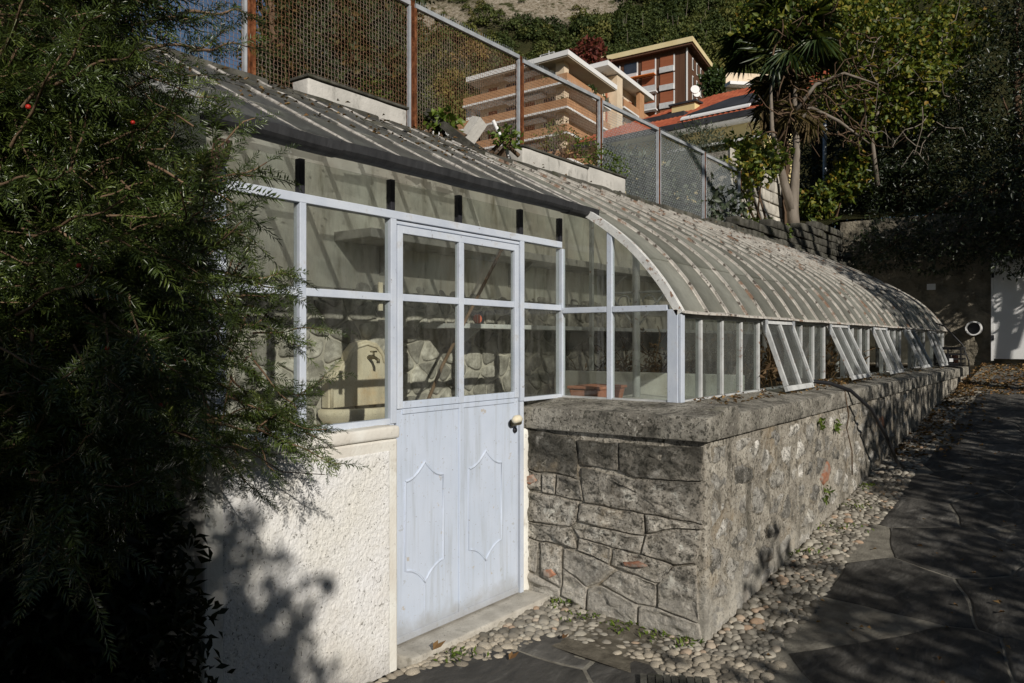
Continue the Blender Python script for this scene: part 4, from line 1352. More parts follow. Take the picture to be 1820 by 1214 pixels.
S1 = thing('wall_shelf', 'long upper stone shelf on the inner wall above the fountain', 'shelf', (-3.58, 8, 2.2))
MB().box(-3.737, -3.41, 3.22, 14.2, 2.215, 2.27).build('slab', M['concrete'], S1, bevel=0.004)
for y in (3.6, 5.0, 6.5, 8.0):
    MB().prism([(-3.737, y, 2.213), (-3.50, y, 2.213), (-3.737, y, 2.03)], (0, 0.04, 0)).build('bracket', M['concrete'], S1)
S2 = thing('wall_shelf', 'lower plank shelf inside the greenhouse with a small red disc on it', 'shelf', (-3.58, 8, 1.68))
MB().box(-3.737, -3.41, 4.0, 13.9, 1.69, 1.722).build('slab', M['oldframe'], S2, bevel=0.003)
for y in (4.3, 5.9, 7.5):
    MB().prism([(-3.737, y, 1.688), (-3.47, y, 1.688), (-3.737, y, 1.52)], (0, 0.03, 0)).build('bracket', M['oldframe'], S2)
RD = thing('red_disc', 'small round red grid-patterned lid standing on the lower shelf', 'lid', (-3.43, 4.24, 1.725))
MB().tube([(-3.44, 4.24, 1.757), (-3.425, 4.236, 1.757)], 0.032, 16).build('lid', M['redgrid'], RD)
MB().tube([(-3.46, 4.29, 1.755), (-3.445, 4.286, 1.755)], 0.035, 16).build('backing_lid', M['darkiron'], RD)
for q, (x, y, lab) in enumerate(((-3.2, 4.7, 'wooden pole leaning inside behind the right half of the door'),)):
    tag(MB().tube([(-3.0, 3.0, 0.85), (-3.15, 3.55, 1.45), (-3.3, 4.42, 2.34)], 0.011, 8).build('leaning_pole', M['twig'], None, True), lab, 'pole')
TT = thing('planter_trough', 'terracotta planter trough on the ledge behind the gable glass', 'planter', (-2.72, 4.5, 1.2))
MB().prism([(-2.79, 4.44, 1.195), (-2.60, 4.44, 1.195), (-2.575, 4.44, 1.285), (-2.815, 4.44, 1.285)], (0, 0.34, 0)).build('body', M['terracotta'], TT, bevel=0.006)
MB().box(-2.825, -2.565, 4.43, 4.79, 1.286, 1.305).build('rim', M['terracotta'], TT, bevel=0.004)
BB = MB()
prof = [(0.085, 1.192), (0.105, 1.225), (0.11, 1.228), (0.10, 1.222), (0.08, 1.198), (0.0, 1.196)]
for r_, z_ in prof:
    for i in range(20):
        BB.v.append((-2.66 + r_ * math.cos(2 * PI * i / 20), 4.345 + 0.0 + r_ * 0.55 * math.sin(2 * PI * i / 20) + 0.03, z_))
for k in range(len(prof) - 1):
    for i in range(20):
        BB.f.append((k * 20 + i, k * 20 + (i + 1) % 20, (k + 1) * 20 + (i + 1) % 20, (k + 1) * 20 + i))
tag(BB.build('basin', M['blue'], None, True), 'shallow blue plastic dish beside the terracotta trough', 'dish')
# dry plants in the bed
nr = np.random.default_rng(3)
parts = []
for k in range(420):
    p = np.array([nr.uniform(-3.6, -2.2), nr.uniform(5.75, 9.5), 1.2])
    d = unit(np.array([nr.normal() * .6, nr.normal() * .6, 1.0]))
    n = 5
    L = nr.uniform(.25, .75)
    pts = np.array([p + d * L * i / n + np.array([nr.normal() * .02, nr.normal() * .02, -0.25 * L * (i / n) ** 2]) for i in range(n + 1)])
    w = 0.004
    sd = unit(np.cross(d, nr.normal(size=3))) * w
    V = np.concatenate([pts + sd, pts - sd])
    F = np.array([[i, i + 1, n + 2 + i] for i in range(n)] + [[i, n + 2 + i, n + 1 + i] for i in range(n)])
    parts.append((V, F, np.full(len(V), nr.random())))
    m = 4
    D = rand_dirs(m, nr)
    parts.append(leaf_kites(pts[nr.integers(1, n + 1, m)], D, rand_dirs(m, nr), 0.07, 0.025, nr))
V, F, Q = merge(parts)
tag(npobj('dry_plants', V, F, M['drystem'], rnd=Q), 'tangle of brown dried plants filling the bed inside the greenhouse', 'dry plants', kind='stuff')

# ------------------------------------------------------------------ path: flagstones and pebbles
PATH = MB()
nx_, ny_ = 18, 60
for j in range(ny_ + 1):
    for i in range(nx_ + 1):
        x = -2.64 + (3.9) * i / nx_
        y = 0.2 + 15.8 * j / ny_
        PATH.v.append((x, y, gz(x, y) - 0.003))
for j in range(ny_):
    for i in range(nx_):
        x = -2.64 + 3.9 * (i + 0.5) / nx_
        y = 0.2 + 15.8 * (j + 0.5) / ny_
        if x < -1.66 and y > 4.0: continue
        a = j * (nx_ + 1) + i
        PATH.f.append((a, a + 1, a + nx_ + 2, a + nx_ + 1))
PATH = tag(PATH.build('path', M['joint'], None, True), kind='structure')


def in_pebbles(x, y):
    if -1.64 < x < -1.31 + 0.02 * math.sin(y * 3) and 3.2 < y < 12.8: return True
    if -2.6 < x < -1.25 and 3.93 > y > 3.56 - 0.10 * sstep(-2.2, -2.45, x) and x > -2.62: return True
    if -2.62 < x < -2.36 - 0.25 * sstep(3.2, 2.5, y) and 2.2 < y < 3.94: return True
    if x > -1.75 and x < -1.27 and 3.25 < y < 3.94 and (x + 1.75) > (3.56 - y) * 1.3: return True
    return False


rgf = random.Random(12)
rect = (-2.62, 1.25, 0.3, 15.95)
cells = voronoi(rect, jitter_pts(rect, 0.85, 0.75, rgf, 0.95), 1.0)
nfl = 0
for k, c in enumerate(cells):
    if len(c) < 3: continue
    # cut away where the pebbles and the greenhouse are
    cx, cy = sum(p[0] for p in c) / len(c), sum(p[1] for p in c) / len(c)
    if cx < -1.28 and cy > 3.75: continue
    if cy > 3.3 and cx > -1.6:
        c = clip_half(c, (-1.30, 0), (-1, 0))
    else:
        c = clip_half(c, (0, 3.545), (0, 1))
        c = clip_half(c, (-2.37, 3.5), (-0.5, 0.0 + 0.13))
        c = clip_half(c, (-1.72, 3.5), (0.75, 1.0)) if cx < -1.3 else c
    if len(c) < 3: continue
    ar = abs(sum(c[i][0] * c[(i + 1) % len(c)][1] - c[(i + 1) % len(c)][0] * c[i][1] for i in range(len(c)))) / 2
    if ar < 0.03: continue
    pl = wobble(c, 0.06, 0.025, 4, 8)
    tl = (rgf.uniform(-.006, .006), rgf.uniform(-.006, .006))
    stone_mb(pl, lambda a, b, h: Vector((a, b, gz(a, b) - 0.006 + h + tl[0] * (a - cx) + tl[1] * (b - cy))), 0.011, 0.010, 0.02, k * 1.3, 0.004, 4.0, (1.0, 0.97, 0.8, 0.55, 0.3), 0.2).build('flagstone', M['slate'], PATH, True)
    nfl += 1

PB = MB()
for (x0, x1, y0, y1) in ((-1.66, -1.24, 3.2, 12.8), (-2.64, -1.66, 3.40, 3.97), (-2.64, -2.3, 2.2, 3.40)):
    n = max(2, int((y1 - y0) / 0.2))
    for i in range(n):
        a, b = y0 + (y1 - y0) * i / n, y0 + (y1 - y0) * (i + 1) / n
        PB.add([(x0, a, gz(x0, a) - 0.008), (x1, a, gz(x1, a) - 0.008), (x1, b, gz(x1, b) - 0.008), (x0, b, gz(x0, b) - 0.008)], [(0, 1, 2, 3)])
PBO = tag(PB.build('pebble_strip', M['bed'], None), kind='structure')
bm = bmesh.new()
bmesh.ops.create_icosphere(bm, subdivisions=2, radius=1)
ico_v = np.array([v.co[:] for v in bm.verts])
ico_f = np.array([[v.index for v in f.verts] for f in bm.faces])
bm.free()
pebs = []
for q in range(7):
    vv = ico_v.copy()
    for i in range(len(vv)):
        p = Vector(vv[i])
        vv[i] *= 1 + 0.16 * noise.noise(p * 1.3 + Vector((q * 5, 0, 0))) + 0.05 * noise.noise(p * 3 + Vector((0, q * 5, 0)))
    pebs.append(vv)
pmes = [npmesh('pebble', vv, ico_f, M['pebble'], smooth=True) for vv in pebs]
spots = []
cell = {}
rgp = random.Random(77)
for _ in range(60000):
    if rgp.random() < 0.3: x, y = rgp.uniform(-2.62, -1.24), rgp.uniform(2.2, 3.95)
    else: x, y = rgp.uniform(-1.64, -1.24), rgp.uniform(3.2, 12.8)
    if not in_pebbles(x, y): continue
    r_ = rgp.choice((0.016, 0.020, 0.024, 0.028, 0.033)) * rgp.uniform(.85, 1.2)
    key = (int(x / 0.07), int(y / 0.07))
    ok = True
    for a in (-1, 0, 1):
        for b in (-1, 0, 1):
            for (px, py, pr) in cell.get((key[0] + a, key[1] + b), ()):
                if (px - x) ** 2 + (py - y) ** 2 < ((pr + r_) * 0.76) ** 2:
                    ok = False
                    break
    if ok:
        cell.setdefault(key, []).append((x, y, r_))
        spots.append((x, y, r_))
spots.sort(key=lambda p: math.hypot(p[0], p[1]))
rest = []
for k, (x, y, r_) in enumerate(spots):
    e = rgp.uniform(1.0, 1.35)
    mtx = Matrix.Translation((x, y, gz(x, y) - r_ * 0.10)) @ Matrix.Rotation(rgp.uniform(0, 6.3), 4, 'Z') @ Matrix.Rotation(rgp.uniform(-.35, .35), 4, 'X') @ Matrix.Diagonal((r_ * e, r_, r_ * rgp.uniform(.5, .75), 1))
    q = rgp.randrange(7)
    if k < 298:
        piece('pebble', pmes[q], PBO, mtx)
    else:
        mm = np.array(mtx)
        rest.append((pebs[q] @ mm[:3, :3].T + mm[:3, 3], ico_f, np.full(len(ico_v), rgp.random())))
V, F, Q = merge(rest)
t = NT('pebble_mass')
a_ = t.n('ShaderNodeAttribute', attribute_name='rnd').outputs['Fac']
co = t.coord()
c1 = t.ramp(a_, [(0, (0.12, 0.11, 0.09)), (0.5, (0.29, 0.265, 0.22)), (0.9, (0.44, 0.41, 0.34)), (1, (0.40, 0.28, 0.19))])
b_ = t.n('ShaderNodeBsdfPrincipled', {'Base Color': t.mix(t.rng(t.noise(co, 60, 5), 0.55, 0.75, 0, 0.5), c1, (0.10, 0.095, 0.08)), 'Roughness': 0.8, 'Specular IOR Level': 0.2})
tag(npobj('pebbles', V, F, t.done(b_.outputs[0]), PBO, rnd=Q, smooth=True), kind='stuff')
# drain cover at the lower edge
DC = thing('drain_cover', 'dark ribbed drain cover set in the pebbles at the wall corner', 'drain cover', (-1.55, 3.2, 0))
wmD = Matrix.Translation((-1.47, 3.21, gz(-1.5, 3.2) + 0.016)) @ Matrix.Rotation(R(28), 4, 'Z')
for i in range(9):
    MB().box(-0.16 + i * 0.036, -0.16 + i * 0.036 + 0.031, -0.32, 0.27, -0.02, 0.006 + 0.003 * (i % 2)).build('rib', M['capstone'], DC, wm=wmD)

# ------------------------------------------------------------------ end wall with white door
EW = thing('end_wall', 'rough rendered wall closing the far end of the path', 'wall', (-1.5, 16.1, 1.2))
mb = MB()
nxw, nzw = 80, 36
xa, xb = -3.95, 2.2
for j in range(nzw + 1):
    for i in range(nxw + 1):
        x, z = xa + (xb - xa) * i / nxw, 0.8 + 3.1 * j / nzw
        mb.v.append((x, 16.0 - 0.05 * (noise.noise(Vector((x * 3, z * 3, 0))) + 0.6 * noise.noise(Vector((x * 8, z * 8, 2)))), z))
for j in range(nzw):
    for i in range(nxw):
        a = j * (nxw + 1) + i
        mb.f.append((a, a + 1, a + nxw + 2, a + nxw + 1))
mb.build('render_face', M['endwall'], EW, True)
MB().box(-3.95, 2.2, 16.08, 16.35, 0.6, 3.88).build('wall_core', M['mortar'], EW)
ED = MB().box(-1.40, -0.45, 15.86, 15.90, 1.30, 3.05).build('steel_door', M['white'], EW, bevel=0.004)
MB().box(-1.44, -1.402, 15.85, 15.93, 1.27, 3.09).build('door_frame', M['white'], ED)
MB().box(-0.448, -0.41, 15.85, 15.93, 1.27, 3.09).build('door_frame', M['white'], ED)
for z in (1.62, 2.7):
    MB().box(-1.435, -1.395, 15.842, 15.849, z, z + 0.09).build('hinge', M['darkiron'], ED)
pp = MB()
for (r0, y0), (r1, y1) in (((0.125, 15.80), (0.125, 16.1)), ((0.105, 16.1), (0.105, 15.80)), ((0.105, 15.80), (0.125, 15.80))):
    b = len(pp.v)
    for i in range(20):
        t = 2 * PI * i / 20
        pp.v.append((-1.70 + r0 * math.cos(t), y0, 1.83 + r0 * math.sin(t)))
    for i in range(20):
        t = 2 * PI * i / 20
        pp.v.append((-1.70 + r1 * math.cos(t), y1, 1.83 + r1 * math.sin(t)))
    for i in range(20):
        pp.f.append((b + i, b + (i + 1) % 20, b + 20 + (i + 1) % 20, b + 20 + i))
tag(pp.build('drain_pipe', M['white'], None, True), 'short white plastic pipe poking out of the rough end wall', 'pipe')
MB().tube([(-1.70, 15.93, 1.83), (-1.70, 15.935, 1.83)], 0.104, 20).build('bore_shade', M['darkiron'], bpy.data.objects['drain_pipe'])  # near-black disc stands for the shade down the hollow pipe
tag(MB().box(-2.44, -2.30, 15.90, 15.905, 2.53, 2.64).build('notice', M['white'], None), 'small pale blank notice in the shade on the end wall', 'notice')

# pale stone wall stub on the terrace, with courses of cut stone
PW2 = thing('terrace_wall', 'pale coursed stone wall stub with ivy beside the end of the mesh fence', 'wall', (-4.7, 12.6, 3.2))
MB().box(-4.95, -4.52, 11.75, 14.2, 2.9, 4.55).build('wall_core', M['mortar'], PW2)
for j in range(7):
    y = 11.73 + (0.2 if j % 2 else 0)
    while y < 14.1:
        L = 0.32 + 0.3 * rg.random()
        rounded_block(-4.53, -4.495 + rg.uniform(0, .02), y, min(y + L - 0.02, 14.2), 3.2 + j * 0.2, 3.2 + j * 0.2 + 0.185, 0.2, 0.02, 0.01, 5).build('stone', M['cutstone'], PW2, True)
        y += L

# rubble courses that hold the rising terrace at the far end
for j in range(5):
    y = 9.6 + (0.15 if j % 2 else 0)
    while y < 15.9:
        L = 0.25 + 0.25 * rg.random()
        if 3.06 + j * .13 < hz(-4, y) + .12:
            rounded_block(-4.08, -3.92 + rg.uniform(0, .05), y, min(y + L - .015, 16.0), 3.06 + j * .13, 3.06 + j * .13 + .122, .15, .02, .012, 6).build('rubble_stone', M['capstone'], RW, True)
        y += L

# ------------------------------------------------------------------ foliage
def foliage(name, V, F, Q, mat, parent):
    return npobj(name, V, F, mat, parent, rnd=Q)


def branch_path(p0, p1, sag, nr, n=8, wob=0.05):
    p0, p1 = np.array(p0), np.array(p1)
    L = np.linalg.norm(p1 - p0)
    ph = nr.uniform(0, 6.3, 3)
    return [p0 + (p1 - p0) * (i / n) + np.array([0, 0, -sag * L * 4 * (i / n) * (1 - i / n) * 0.25 - sag * L * (i / n) ** 2 * 0.3])
            + wob * L * np.sin(np.array([2.1, 2.7, 3.3]) * (i / n) * 3 + ph) * (i / n) for i in range(n + 1)]


# yew: needles in two ranks along short shoots
def yew_shoot(nr, L):
    n = int(L / 0.0038)
    x = np.linspace(0.01, L, n)
    P = np.stack([x, np.zeros(n), np.zeros(n)], 1)
    s = np.where(np.arange(n) % 2 == 0, 1.0, -1.0)
    ang = np.radians(nr.normal(60, 9, n)) * (1 - 0.45 * (x / L) ** 3)
    D = np.stack([np.cos(ang), s * np.sin(ang), nr.normal(0.12, 0.38, n)], 1)
    N = np.stack([np.zeros(n), nr.normal(0, .25, n), np.ones(n)], 1)
    ln = 0.0275 * np.clip(1.15 - 0.5 * (x / L) ** 2, .4, 1.2) * nr.uniform(.8, 1.15, n)
    V, F, _ = leaf_kites(P, D, N, ln, 0.0042, nr, 0.1, 0.12)
    b = len(V)
    tw = np.array([[0, .0013, 0], [0, -.0008, .001], [0, -.0008, -.001], [L, 0.0003, 0], [L, -.0003, 0], [L, 0, .0003]])
    tf = np.array([[0, 1, 4], [0, 4, 3], [1, 2, 5], [1, 5, 4], [2, 0, 3], [2, 3, 5]]) + b
    return np.concatenate([V, tw]), np.concatenate([F, tf])


nr = np.random.default_rng(11)
SHOOTS = [yew_shoot(nr, L) for L in (0.055, 0.07, 0.085, 0.10, 0.12, 0.14)]
YPARTS, YTW = [], MB()


def put_shoot(p, d, nrm, s=1.0, q=None):
    V, F = SHOOTS[q if q is not None else nr.integers(0, 6)]
    d = unit(d)
    sd = unit(np.cross(nrm, d))
    nn = np.cross(d, sd)
    W = V[:, :1] * d + V[:, 1:2] * sd + V[:, 2:3] * nn
    # tips droop a little
    W = W * s
    W[:, 2] -= 1.2 * (V[:, 0] * s) ** 2
    YPARTS.append((W + p, F, np.clip(np.full(len(V), nr.beta(2, 3)) + nr.normal(0, .06, len(V)), 0, 1)))


def yew_branch(p0, p1, sag=0.12, r0=0.009, dens=1.0, bare=0.25, roll=None):
    pts = branch_path(p0, p1, sag, nr, 10, 0.04)
    YTW.tube(pts, [r0 * (1 - 0.85 * i / 10) + 0.001 for i in range(11)], 5, False)
    L = sum(np.linalg.norm(pts[i + 1] - pts[i]) for i in range(10))
    nrm = np.array([0, 0, 1.0]) + nr.normal(0, .35, 3)
    if roll is not None: nrm = np.array(roll) + nr.normal(0, .2, 3)
    n = int(L / 0.026 * dens)
    for k in range(n):
        t = bare + (1 - bare) * (k + nr.random()) / n
        f = t * 10
        i = min(9, int(f))
        p = pts[i] + (pts[i + 1] - pts[i]) * (f - i)
        d = unit(pts[i + 1] - pts[i])
        sd = unit(np.cross(nrm, d))
        side = 1 if k % 2 else -1
        a = np.radians(nr.uniform(25, 75)) * (1 - 0.35 * t)
        dd = d * np.cos(a) + sd * side * np.sin(a) + nr.normal(0, .32, 3)
        put_shoot(p, dd, nrm + nr.normal(0, .5, 3), nr.uniform(.7, 1.15) * (1.1 - 0.25 * t))
    put_shoot(pts[-1], pts[-1] - pts[-2], nrm)


YT = thing('yew_tree', 'dark green yew tree with needle sprays and red berries at the left edge', 'tree', (-3.1, 0.6, 0))
trunk = MB()
trunk.tube([(-3.15, 0.55, -0.1), (-3.1, 0.6, 0.8), (-3.05, 0.55, 1.7), (-3.1, 0.5, 2.8), (-3.0, 0.45, 4.0), (-3.0, 0.4, 5.0)], [0.14, 0.11, 0.09, 0.07, 0.05, 0.02], 10)
trunk.tube([(-3.1, 0.6, 0.6), (-2.7, 0.7, 1.3), (-2.35, 0.75, 2.2), (-2.2, 0.7, 3.2)], [0.07, 0.055, 0.035, 0.015], 8)
trunk.tube([(-3.1, 0.55, 0.9), (-2.9, 0.95, 1.6), (-2.7, 1.25, 2.3), (-2.6, 1.4, 3.2)], [0.06, 0.045, 0.03, 0.012], 8)
trunk.build('trunk', M['bark'], YT, True)
# limbs that reach out in front of the glass: (from u, v, depth) -> (to u, v, depth)
YB = [((230, 330, 2.35), (462, 215, 2.55), .02), ((260, 360, 2.3), (475, 285, 2.6), .05), ((250, 420, 2.3), (440, 400, 2.6), .08), ((280, 470, 2.4), (535, 495, 2.85), .03),
      ((300, 500, 2.45), (500, 560, 2.85), .08), ((330, 540, 2.5), (548, 600, 2.9), .10), ((300, 580, 2.45), (535, 690, 2.9), .15), ((320, 620, 2.5), (470, 740, 2.85), .15),
      ((300, 730, 2.6), (572, 752, 3.05), .0), ((330, 745, 2.55), (560, 775, 3.0), .02), ((300, 700, 2.5), (430, 800, 2.8), .12), ((280, 760, 2.5), (470, 785, 2.95), .08),
      ((200, 640, 2.3), (380, 790, 2.6), .15), ((170, 700, 2.3), (350, 840, 2.6), .12), ((120, 680, 2.2), (290, 850, 2.5), .12), ((60, 690, 2.2), (190, 860, 2.35), .15),
      ((10, 680, 2.1), (90, 880, 2.2), .15), ((200, 100, 2.3), (415, 62, 2.7), .02), ((180, 50, 2.3), (385, 20, 2.6), .02), ((100, 40, 2.2), (300, -20, 2.5), .0),
      ((220, 160, 2.4), (330, 110, 2.7), .05), ((200, 220, 2.4), (320, 260, 2.7), .08), ((330, 20, 2.7), (445, 20, 3.0), .04), ((340, 90, 2.8), (440, 75, 3.1), .04)]
for a, b, sg in YB:
    up_ = a[1] < 380
    yew_branch(at(*a), at(*b), sg, 0.006, 0.8 if up_ else 1.5)
    if up_: continue
    m = (np.array(at(*a)) + np.array(at(*b))) / 2
    for q in range(4):
        e = m + (np.array(at(*b)) - np.array(at(*a))) * nr.uniform(-.1, .38) + nr.normal(0, .09, 3)
        yew_branch(m + nr.normal(0, .02, 3), e, 0.1, 0.003, 1.5, 0.1)
# body of the crown: clumps of sprays with gaps between them, and an inner layer coloured dark as deep shade
def crown_spot(u, v):
    if v > 700 and u > 250: return False
    lim = 330 - 0.0008 * (v - 420) ** 2
    if v < 340: lim = 215 + 40 * math.sin(v * .05)
    return u < lim + 20


def free_spot(p):
    return not (p[0] < -3.6 or (p[1] > 1.60 and p[0] < -2.55))


for k in range(105):
    u, v, d = nr.uniform(-120, 345), nr.uniform(-80, 860), nr.uniform(1.75, 2.55)
    if not crown_spot(u, v): continue
    c = np.array(at(u, v, d))
    out0 = unit(np.array([0.55, 0.2 + nr.normal() * .4, -0.2 + nr.normal() * .35]))
    for q in range(7):
        p = c + nr.normal(0, .055, 3)
        out = unit(out0 + nr.normal(0, .35, 3))
        L = nr.uniform(.14, .28)
        e, s_ = p + out * L * .6, p - out * L * .5
        if free_spot(p) and free_spot(e):
            yew_branch(s_, e, nr.uniform(.05, .2), nr.uniform(.0015, .003), 1.3, 0.05)
for (u0, v0, u1, v1, d) in ((40, 190, 190, 20, 1.5), (20, 260, 110, 90, 1.5), (100, 150, 240, 80, 1.6), (-20, 330, 120, 300, 1.5), (60, 420, 220, 350, 1.6), (30, 560, 170, 470, 1.6), (120, 560, 300, 600, 1.8),
                           (60, 640, 230, 690, 1.7), (40, 800, 130, 640, 1.6), (180, 260, 300, 200, 1.8), (150, 760, 290, 800, 1.9), (230, 470, 330, 420, 2.0), (0, 100, 60, -30, 1.5)):
    yew_branch(at(u0, v0, d + .15), at(u1, v1, d), .04, .0035, 1.0, .1)
YFRONT = YPARTS
YPARTS = []
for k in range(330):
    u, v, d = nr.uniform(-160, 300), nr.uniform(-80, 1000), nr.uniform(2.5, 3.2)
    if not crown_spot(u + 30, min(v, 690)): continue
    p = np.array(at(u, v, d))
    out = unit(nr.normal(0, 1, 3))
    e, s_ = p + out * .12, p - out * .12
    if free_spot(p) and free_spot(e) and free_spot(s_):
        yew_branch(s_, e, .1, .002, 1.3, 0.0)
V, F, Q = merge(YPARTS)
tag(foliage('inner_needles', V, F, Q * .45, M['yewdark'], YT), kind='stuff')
YPARTS = YFRONT
# crown above and to the left, out of the picture
for k in range(190):
    p = np.array([-2.75 + nr.normal() * .45, 0.3 + nr.normal() * .4, nr.uniform(2.5, 5.1)])
    if p[1] > .85: continue
    out = unit(np.array([0.3, 0.1, 0]) + nr.normal(0, .6, 3))
    yew_branch(p - out * 0.25, p + out * 0.25, .1, 0.006, 1.0, 0.2)
# bare twigs catching the light
for k in range(26):
    u, v, d = nr.uniform(0, 380), nr.uniform(150, 840), nr.uniform(1.8, 2.3)
    p = at(u, v, d)
    q = np.array(p) + nr.normal(0, .13, 3)
    YTW.tube(branch_path(p, q, .1, nr, 6, .08), [0.0028 - 0.0003 * i for i in range(7)], 5, False)
V, F, Q = merge(YPARTS)
tag(foliage('needles', V, F, Q, M['yew'], YT), kind='stuff')
tag(YTW.build('twigs', M['twig'], YT, True), kind='stuff')
bm = MB()
for (u, v, d) in ((285, 720, 1.75), (140, 472, 1.65), (236, 218, 1.75), (190, 619, 1.7), (50, 190, 1.5), (330, 640, 2.0)):
    c = at(u, v, d)
    vv = ico_v * 0.0052 + np.array(c)
    MB().add(vv, ico_f).build('berry', pbr('red_berry_%d' % u, [(0, (0.28, 0.012, 0.008)), (1, (0.40, 0.025, 0.014))], 5, rough=0.35, bump=0), YT, True)
# shrub in the deep shade under the yew
nr = np.random.default_rng(21)
SB = thing('shade_shrub', 'evergreen shrub with leaves coloured dark for the deep shade below the yew', 'shrub', (-3.0, 0.6, 0))
blobs = [((-2.75, 0.95, .3), (.3, .35, .4)), ((-2.55, 0.6, .3), (.3, .35, .4)), ((-2.95, 1.25, .35), (.22, .22, .4)), ((-2.6, 0.7, .75), (.25, .3, .25)), ((-3.25, 0.9, .5), (.45, .6, .6)), ((-3.3, 0.1, .6), (.45, .7, .7)), ((-3.1, -0.8, .6), (.5, .7, .8)), ((-3.2, 0.9, 1.3), (.4, .6, .5)), ((-3.3, 0.0, 1.6), (.35, .8, .7)),
         ((-3.4, 0.6, 2.4), (.3, .8, .6))]
blobs += [(tuple(at(u, v, d)), (r, r, r)) for u, v, d, r in ((235, 960, 2.45, .17), (215, 1100, 2.4, .2), (120, 1000, 2.3, .22), (285, 1120, 2.6, .16), (100, 1150, 2.2, .2), (250, 1200, 2.4, .2), (40, 950, 2.2, .2), (190, 880, 2.5, .14), (320, 1200, 2.65, .12))]
blobs += [(tuple(at(u, v, d)), (r, r, r)) for u, v, d, r in ((170, 1040, 2.35, .2), (260, 1030, 2.5, .14), (290, 960, 2.62, .1), (150, 930, 2.4, .16), (60, 1080, 2.2, .2), (160, 1180, 2.3, .18), (310, 1080, 2.65, .1))]
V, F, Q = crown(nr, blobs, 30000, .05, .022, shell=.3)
tag(foliage('leaves', V, F, Q, M['painted_shade_leaf'], SB), kind='stuff')
st = MB()
for k in range(7):
    st.tube([(-3.2, -0.9 + k * .3, -.05), (-3.2 + nr.normal() * .1, -0.9 + k * .3, .5), (-3.2 + nr.normal() * .15, -0.9 + k * .3, 1.3)], [.02, .015, .006], 6)
st.build('stems', M['bark'], SB, True)
for k, (x, y, s) in enumerate(((-2.55, 0.75, .5), (-2.75, 1.15, .45))):
    P, D = [], []
    for i in range(14):
        a = nr.uniform(0, 6.3)
        P.append((x + nr.normal() * .03, y + nr.normal() * .03, 0.0)); D.append((math.cos(a) * .5, math.sin(a) * .5, 1))
    V, F, Q = leaf_kites(np.array(P), np.array(D), rand_dirs(14, nr), s, .035, nr, .1, .35)
    tag(npobj('strap_plant', V, F, M['palm'], rnd=Q), ('strap-leaved plant nearest the lens in the shade under the yew', 'strap-leaved plant close to the parapet foot under the yew')[k], 'plant', 'strap plants under the yew')


# ------------------------------------------------------------------ hedge and trees on the sunny side of the path (beyond the right edge)
def simple_tree(name, label, base, height, blobs, n, L, W, mat, seed, group=None, tr=0.09, bark='bark', cat='tree', gap=0.0):
    q = np.random.default_rng(seed)
    T = thing(name, label, cat, base, group)
    t = MB()
    b = Vector(base)
    top = b + Vector((q.normal() * .1, q.normal() * .1, height * 0.8))
    t.tube([b - Vector((0, 0, .1)), b.lerp(top, .35) + Vector((q.normal() * .08, q.normal() * .08, 0)), b.lerp(top, .7) + Vector((q.normal() * .1, q.normal() * .1, 0)), top], [tr, tr * .8, tr * .5, tr * .15], 9)
    for (c, r) in blobs:
        c = Vector(c)
        f = min(.85, max(.2, (c.z - b.z) / height * 0.75))
        s = b.lerp(top, f)
        t.tube([s, s.lerp(c, .5) + Vector((0, 0, .08)), c], [tr * .45, tr * .3, tr * .1], 6)
    t.build('trunk', M[bark], T, True)
    V, F, Q = crown(q, blobs, n, L, W, gap=gap)
    tag(foliage('crown', V, F, Q, M[mat], T), kind='stuff')
    return T


nr = np.random.default_rng(33)
HG = thing('tall_hedge', 'tall leafy hedge some metres to the right of the path', 'hedge', (4.5, 2, 0))
blobs = []
y = -5.0
while y < 8.6:
    g = gz(1, y)
    top = 3.12 + 0.20 * math.sin(y * 1.9) + 0.16 * math.sin(y * 4.3 + 1)
    top += 1.5 * sstep(3.7, 4.9, y)
    z = g + 0.3
    while z < top:
        blobs.append(((4.5 + nr.normal() * .12, y + nr.normal() * .1, z), (.5, .42, .40)))
        z += .5
    y += .5
V, F, Q = crown(nr, blobs, 42000, .13, .075, gap=.25)
tag(foliage('leaves', V, F, Q, M['hedge'], HG), kind='stuff')
st = MB()
for k in range(18):
    y = -4.8 + k * .75
    st.tube([(4.5, y, gz(1, y) - .05), (4.45, y + .05, gz(1, y) + 1.3), (4.5, y, gz(1, y) + 2.6)], [.05, .04, .012], 6)
st.build('stems', M['bark'], HG, True)
simple_tree('garden_tree', 'leafy garden tree beyond the hedge near the lens', (2.6, -1.6, 0), 3.6, [((2.0, -1.3, 2.9), (.55, .45, .5)), ((2.6, -1.7, 3.4), (.8, .7, .6)), ((1.6, -1.25, 2.4), (.4, .35, .4)), ((3.1, -1.6, 3.0), (.6, .6, .6))],
            6500, .10, .06, 'hedge', 41, 'trees beside the path')
simple_tree('garden_tree', 'tall leafy garden tree beyond the hedge, halfway along the path', (1.9, 9.6, .5), 6.0,
            [((1.4, 9.6, 4.0), (.9, .8, .8)), ((1.9, 10.3, 4.6), (.9, .8, .9)), ((1.3, 10.8, 3.6), (.8, .7, .7)), ((2.2, 9.0, 5.0), (.9, .8, .8)), ((1.6, 11.4, 4.2), (.7, .7, .7))],
            5200, .11, .06, 'hedge', 42, 'trees beside the path', gap=0.3)
